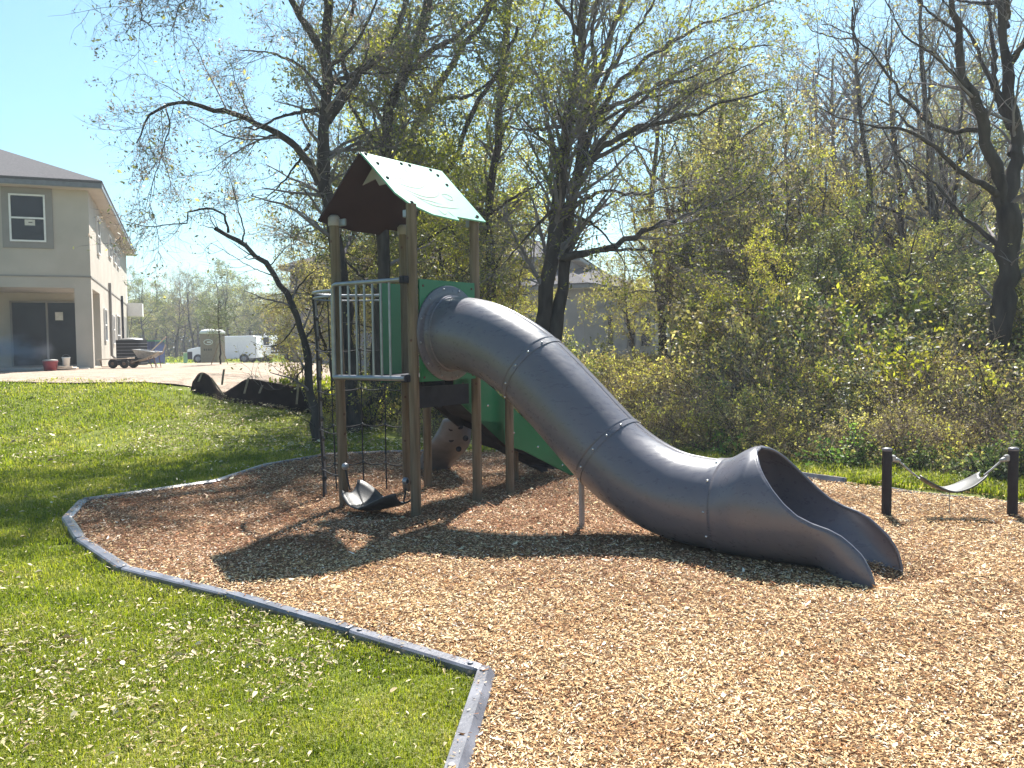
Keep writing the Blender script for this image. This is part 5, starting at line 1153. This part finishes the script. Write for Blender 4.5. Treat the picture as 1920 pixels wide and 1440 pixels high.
PR['sh_dark'] = shrub('dark_green_shrub', 2.1, 14, 203, dict(levels=ls, leaves=[(8, .08, .085, .5, 1, 1), (4, .08, .08, .5, 2, 1)], mats=['twig', 'leaf_dark', 'leaf_mid']))
PR['sh_bright'] = shrub('bright_green_weed', .55, 16, 204, dict(levels=[{'dens': 9, 'L': (.08, .25), 'K': 4, 'rr': .5, 'wob': .2, 'rmin': .002}], leaves=[(7, .03, .05, .5, 1, 0)], mats=['leaf_ground', 'leaf_ground']))
LAB = {'evergreen': ('leafy evergreen tree in the wood behind the play area', 'tree', 'evergreen trees of the wood'), 'yellow': ('small tree with yellow-green spring leaves in the wood edge', 'tree', 'yellow-green trees of the wood edge'),
       'bare': ('bare grey tree standing deep in the wood', 'tree', 'bare grey trees of the wood'), 'brown': ('twiggy brown tree with hardly any leaves in the wood', 'tree', 'brown twiggy trees of the wood'),
       'sh_yellow': ('yellow-green leafy shrub in the brush behind the slide', 'shrub', 'yellow-green shrubs in the brush'), 'sh_brown': ('tangled brown bramble in the brush behind the slide', 'bramble', 'brown brambles in the brush'), 'sh_dark': ('dark green shrub below the trees', 'shrub', 'dark green shrubs below the trees'), 'sh_bright': ('low bright green weed clump at the edge of the mulch', 'weed', 'bright green weeds along the mulch edge')}
used = set()
def put(kind, x, y, s=1.0, rz=None, sz=None, label=None, group=None):
    if kind in used: o = copy_tree(PR[kind])
    else: o = PR[kind]; used.add(kind)
    o.location = (x, y, h1(x, y)); o.rotation_euler = (0, 0, random.uniform(0, 6.28) if rz is None else rz); o.scale = (s, s, sz or s * random.uniform(.9, 1.12))
    l, c_, g_ = LAB[kind]; tag(o, label or l, c_, group or g_); return o
def pxX(px, Y): r = ray(px, 640); return r.x / r.y * Y
g = random.Random(77)
# middle distance behind the tower
for px, Y, k, s in ((640, 20, 'yellow', .62), (700, 19, 'evergreen', .62), (760, 21, 'yellow', .7), (830, 19.5, 'evergreen', .66), (880, 22, 'evergreen', .8), (940, 20.5, 'yellow', .62), (600, 24, 'brown', .5), (560, 22, 'sh_yellow', 1.0), (900, 26, 'bare', 1.0), (670, 21, 'brown', .9), (790, 22, 'yellow', 1.2), (865, 20.5, 'yellow', .95), (1195, 27, 'yellow', .75), (935, 22.5, 'yellow', 1.15), (735, 23.5, 'brown', 1.1), (630, 18, 'yellow', .6), (700, 17.5, 'yellow', .55), (840, 18.5, 'yellow', .62), (905, 18, 'evergreen', .5), (800, 25, 'brown', .95), (720, 24, 'bare', .8)):
    put(k, pxX(px, Y), Y, s)
for px, Y, k, s in ((605, 13.9, 'sh_yellow', .3), (625, 15.5, 'sh_yellow', .55), (690, 15, 'sh_yellow', .6), (740, 16, 'sh_dark', .6), (800, 14.8, 'sh_yellow', .6), (860, 15, 'sh_dark', .65), (905, 16, 'sh_yellow', .7), (950, 15, 'sh_brown', .9), (990, 14.6, 'sh_yellow', .7), (1040, 14.5, 'sh_brown', .8), (660, 17, 'sh_dark', .7), (770, 18, 'sh_yellow', .9), (840, 17.5, 'sh_yellow', .9), (930, 17.5, 'sh_dark', .8), (720, 18, 'sh_yellow', .8)):
    put(k, pxX(px, Y), Y, s)
# wood on the right
for i in range(17):
    px = 1290 + i * 42 + g.uniform(-18, 18); Y = g.uniform(19, 27); put(g.choice(['yellow', 'brown', 'yellow', 'brown', 'evergreen', 'bare']), pxX(px, Y), Y, g.uniform(.62, .92))
for i in range(15):
    px = 1300 + i * 50 + g.uniform(-25, 25); Y = g.uniform(27, 38); put(g.choice(['bare', 'brown', 'bare', 'yellow']), pxX(px, Y), Y, g.uniform(1.0, 1.3))
for i in range(12):
    px = 1250 + i * 70 + g.uniform(-25, 25); Y = g.uniform(40, 52); put(g.choice(['bare', 'brown', 'evergreen', 'bare']), pxX(px, Y), Y, g.uniform(1.0, 1.3))
for px, Y, k, s in ((1245, 23, 'brown', 1.0), (1300, 21, 'yellow', .9), (1350, 22, 'brown', 1.1), (1400, 20.5, 'yellow', .95), (1450, 22, 'brown', .95), (1520, 23, 'brown', 1.1), (1660, 22, 'brown', .95), (1740, 21, 'brown', 1.0), (1800, 20, 'brown', 1.05), (1880, 20, 'bare', .8), (1700, 27, 'bare', 1.1), (1830, 26, 'bare', 1.1), (1560, 29, 'bare', 1.05), (1480, 26, 'brown', 1.1)):
    put(k, pxX(px, Y), Y, s)
for px, Y, k, s in ((1640, 19, 'bare', .95), (1705, 20.5, 'bare', .95), (1770, 19, 'bare', 1.0), (1240, 25, 'bare', 1.1)):
    put(k, pxX(px, Y), Y, s)
# low trees close on the right
for px, Y, k, s in ((1420, 17, 'yellow', .55), (1500, 16.5, 'evergreen', .45), (1570, 17.5, 'evergreen', .55), (1650, 16, 'yellow', .55), (1790, 15.5, 'evergreen', .5), (1940, 14, 'evergreen', .5), (1350, 19, 'yellow', .5), (1465, 19, 'brown', .7), (2010, 13, 'yellow', .6)):
    put(k, pxX(px, Y), Y, s)
# brush: shrubs in rows growing taller to the back
def front(x): return np.interp(x, [-2, 1.2, 3.4, 6.0, 8.0, 14], [14.0, 13.4, 10.8, 8.9, 7.6, 4.6])
for i in range(420):
    x = g.uniform(.2, 13); fy = float(front(x)); dd = g.random() ** 1.2 * 9; Y = fy + .45 + dd
    px = 960 + x / Y * F
    if px > 2050 or px < 1000: continue
    k = g.choices(['sh_yellow', 'sh_brown', 'sh_dark'], [1, 2.6 if dd < 6 else 1.4, .25 if px < 1400 else .6])[0]
    s = min(1.35, .42 + dd * .14) * g.uniform(.75, 1.2) * (1 if k != 'sh_brown' else 1.05)
    if px < 1330: s = min(s, .74)
    put(k, x, Y, s)
for i in range(46):
    x = g.uniform(.8, 8.5); Y = float(front(x)) + g.uniform(-.05, .5); put('sh_bright', x, Y, g.uniform(.5, 1.2))
# left far treeline
for i in range(34):
    px = 200 + i * 12.5 + g.uniform(-6, 6); Y = g.uniform(78, 108); k = g.choice(['evergreen', 'yellow', 'brown', 'bare', 'evergreen']); hgt = {'evergreen': 8, 'yellow': 6.5, 'bare': 9.5, 'brown': 7.5}[k]
    o = put(k, pxX(px, Y), Y, g.uniform(6.6, 8.4) / hgt, label={'evergreen': 'dark leafy tree in the far tree line beyond the road', 'yellow': 'pale green tree in the far tree line beyond the road', 'bare': 'grey bare tree in the far tree line beyond the road', 'brown': 'brown twiggy tree in the far tree line beyond the road'}[k], group='trees of the far tree line')
    o.scale.x = o.scale.y = o.scale.x * 1.15
# sapling pine in front of the toilet
base = gpt(412, 30); T = ([base + Z * a + Vector((.02 * math.sin(a * 3), 0, 0)) for a in (-.1, .4, .8, 1.2, 1.6, 2.0, 2.3)], .035, .012); gg = np.random.default_rng(4)
root = thing('pine_sapling', 'staked young pine standing in the dirt before the portable toilet', 'tree', base); limbs = [T]
for i in range(22):
    a = i * 2.4; z0 = 1.0 + 1.25 * i / 22; ln = .62 * (1.15 - .6 * i / 22); limbs.append(([base + Z * z0, base + Z * (z0 + .06) + Vector((math.cos(a), math.sin(a), 0)) * ln * .5, base + Z * (z0 + .2) + Vector((math.cos(a), math.sin(a), 0)) * ln], .01, .004))
make_tree(root, limbs, dict(seed=9, clear=.9, f0=.4, levels=[{'dens': 5, 'L': (.12, .28), 'K': 4, 'rr': .5, 'wob': .1, 'trop': .08, 'rmin': .004}], leaves=[(28, .03, .13, .10, 1, 0)], mats=['twig_brown', 'leaf_pine']))
for dx_ in (-.32, .34):
    m_ = MB(); m_.tube([base + Vector((dx_, -.1, -.1)), base + Vector((dx_ * .1, 0, .75))], .018, 6); m_.build('stake', 'stake', root)

# ---- dry stems and leaves of the brush floor (nobody could count them)
n = 42000; x, y, d = polar(n * 2, 8.5, 30, -8, 48, .3); fy = front(x); dd = y - fy
k = (dd > .0) & (x > -2.4) & (rng.random(len(x)) < np.exp(-dd / 11)); x, y, dd = x[k], y[k], dd[k]; n = len(x)
h = np.minimum(.28 + .10 * dd, 1.1) * rng.uniform(.4, 1.2, n); z0 = H(x, y); a = rng.uniform(0, 2 * PI, n); lean = rng.uniform(.1, .9, n)
pp = np.zeros((n, 4, 3)); 
for j in range(4):
    t = j / 3; pp[:, j, 0] = x + np.cos(a) * lean * h * t * t; pp[:, j, 1] = y + np.sin(a) * lean * h * t * t; pp[:, j, 2] = z0 + h * (t - .25 * lean * t * t)
v1, q1_ = tubes(pp, np.repeat(np.linspace(.0035, .0015, 4)[None], n, 0) * rng.uniform(.7, 1.6, n)[:, None], 3)
o = link('dry_stems', np_mesh('dry_stems', v1, q1_, mats=['drygrass'])); tag(o, 'thin dry stems and weeds covering the brush floor', 'dry weeds', kind='stuff')
pos = scatter_on(pp, 3.2, .03); v2, q2_ = leafgeo(pos, .05, .5, .2); half_ = rng.random(len(q2_)) < .5
o = link('ground_cover', np_mesh('ground_cover', v2, q2_, mats=['leaf_olive', 'leaf_yellow'], midx=np.where(half_, 0, 1))); tag(o, 'small yellow-green leaves of low ground cover in the brush', 'ground cover', kind='stuff')
# far-off wood reading as one mass
parts = []
for (xa, xb, ya, yb, hh, nn_) in ((-75, -14, 108, 122, 7.8, 60000), (-12, 62, 54, 64, 7.5, 60000)):
    x = rng.uniform(xa, xb, nn_); y = rng.uniform(ya, yb, nn_); top = hh * (.75 + .2 * np.sin(x * .55 + 1) + .12 * np.sin(x * 1.7)); z = rng.random(nn_) ** .8 * top + H(x, np.clip(y, 0, 120)); v_, q_ = leafgeo(np.stack([x, y, z], 1), .42, .7, 0); parts.append((v_, q_, 0))
V, Q, mi = cat(parts); mi = (rng.random(len(Q)) < .35).astype(int)
o = link('distant_woods', np_mesh('distant_woods', V, Q, mats=['leaf_olive', 'leaf_dark'], midx=mi)); tag(o, 'hazy mass of distant woods closing the view', 'woods', kind='stuff')

# ---- smoke by the patio
m, nt, out = newmat('smoke'); vol = N(nt, 'ShaderNodeVolumePrincipled'); vol.inputs['Color'].default_value = (.86, .88, 1, 1)
tc = N(nt, 'ShaderNodeTexCoord'); no = N(nt, 'ShaderNodeTexNoise'); no.inputs['Scale'].default_value = 2.2; no.inputs['Detail'].default_value = 4; nt.links.new(tc.outputs['Object'], no.inputs[0])
ln_ = N(nt, 'ShaderNodeVectorMath', operation='LENGTH'); nt.links.new(tc.outputs['Object'], ln_.inputs[0])
m1 = N(nt, 'ShaderNodeMapRange'); m1.inputs[1].default_value = .95; m1.inputs[2].default_value = -.6; nt.links.new(ln_.outputs['Value'], m1.inputs[0])
m2 = N(nt, 'ShaderNodeMapRange'); m2.inputs[1].default_value = .46; m2.inputs[2].default_value = .70; nt.links.new(no.outputs[0], m2.inputs[0])
mu = N(nt, 'ShaderNodeMath', operation='MULTIPLY'); nt.links.new(m1.outputs[0], mu.inputs[0]); nt.links.new(m2.outputs[0], mu.inputs[1]); mu2 = N(nt, 'ShaderNodeMath', operation='MULTIPLY'); mu2.inputs[1].default_value = 4.5; nt.links.new(mu.outputs[0], mu2.inputs[0])
nt.links.new(mu2.outputs[0], vol.inputs['Density']); nt.links.new(vol.outputs[0], out.inputs['Volume']); M['smoke'] = m
bm = bmesh.new(); bmesh.ops.create_icosphere(bm, subdivisions=3, radius=1); me = bpy.data.meshes.new('smoke'); bm.to_mesh(me); bm.free(); me.materials.append(m)
o = link('smoke', me); c_ = gpt(12, 24.6); o.location = c_ + Vector((-.5, 0, .45)); o.scale = (2.1, .9, 1.0); tag(o, 'bluish puff of dust drifting by the patio', 'dust', kind='stuff')
# ================================================================== light
SUN_D = Vector((.152, .705, 1.0)).normalized()     # towards the sun
el = math.asin(SUN_D.z); az = math.atan2(SUN_D.x, SUN_D.y)
w = bpy.data.worlds.new('World'); S.world = w; w.use_nodes = True; nt = w.node_tree; nt.nodes.clear()
sky = nt.nodes.new('ShaderNodeTexSky'); sky.sky_type = 'NISHITA'; sky.sun_disc = False
sky.sun_elevation = el; sky.sun_rotation = az; sky.air_density = 1.0; sky.dust_density = 1.2; sky.ozone_density = 0.4
bg = nt.nodes.new('ShaderNodeBackground'); bg.inputs[1].default_value = .065
mx = nt.nodes.new('ShaderNodeMix'); mx.data_type = 'RGBA'; mx.blend_type = 'MULTIPLY'; mx.inputs[0].default_value = 1; mx.inputs[7].default_value = (.60, .90, .93, 1)
out = nt.nodes.new('ShaderNodeOutputWorld')
nt.links.new(sky.outputs[0], mx.inputs[6]); nt.links.new(mx.outputs[2], bg.inputs[0]); nt.links.new(bg.outputs[0], out.inputs[0])
sl = bpy.data.lights.new('sun', 'SUN'); sl.energy = 5.0; sl.angle = math.radians(.53); sl.color = (1, .955, .88)
so_ = bpy.data.objects.new('sun', sl); COL.objects.link(so_); so_.rotation_euler = SUN_D.to_track_quat('Z', 'Y').to_euler(); so_.location = (5, 20, 30)
S.view_settings.view_transform = 'Standard'; S.view_settings.look = 'None'; S.view_settings.exposure = 1.65; S.view_settings.gamma = 1; S.view_settings.use_curve_mapping = False
S.cycles.max_bounces = 8; S.cycles.diffuse_bounces = 4; S.cycles.glossy_bounces = 3; S.cycles.transmission_bounces = 4; S.cycles.transparent_max_bounces = 8
S.cycles.use_adaptive_sampling = True

# thin veil added to imitate lens glare, one closed box round everything
m, nt, out = newmat('glare_haze'); vol = N(nt, 'ShaderNodeVolumePrincipled'); vol.inputs['Color'].default_value = (.86, .90, 1, 1); vol.inputs['Density'].default_value = .0011; vol.inputs['Anisotropy'].default_value = .35
nt.links.new(vol.outputs[0], out.inputs['Volume'])
mb = MB(); M['glare_haze'] = m; mb.box((0, 70, 12), (2400, 2700, 28)); o = mb.build('glare_haze', 'glare_haze'); tag(o, 'thin pale veil added to imitate lens glare', 'glare_haze', kind='stuff')
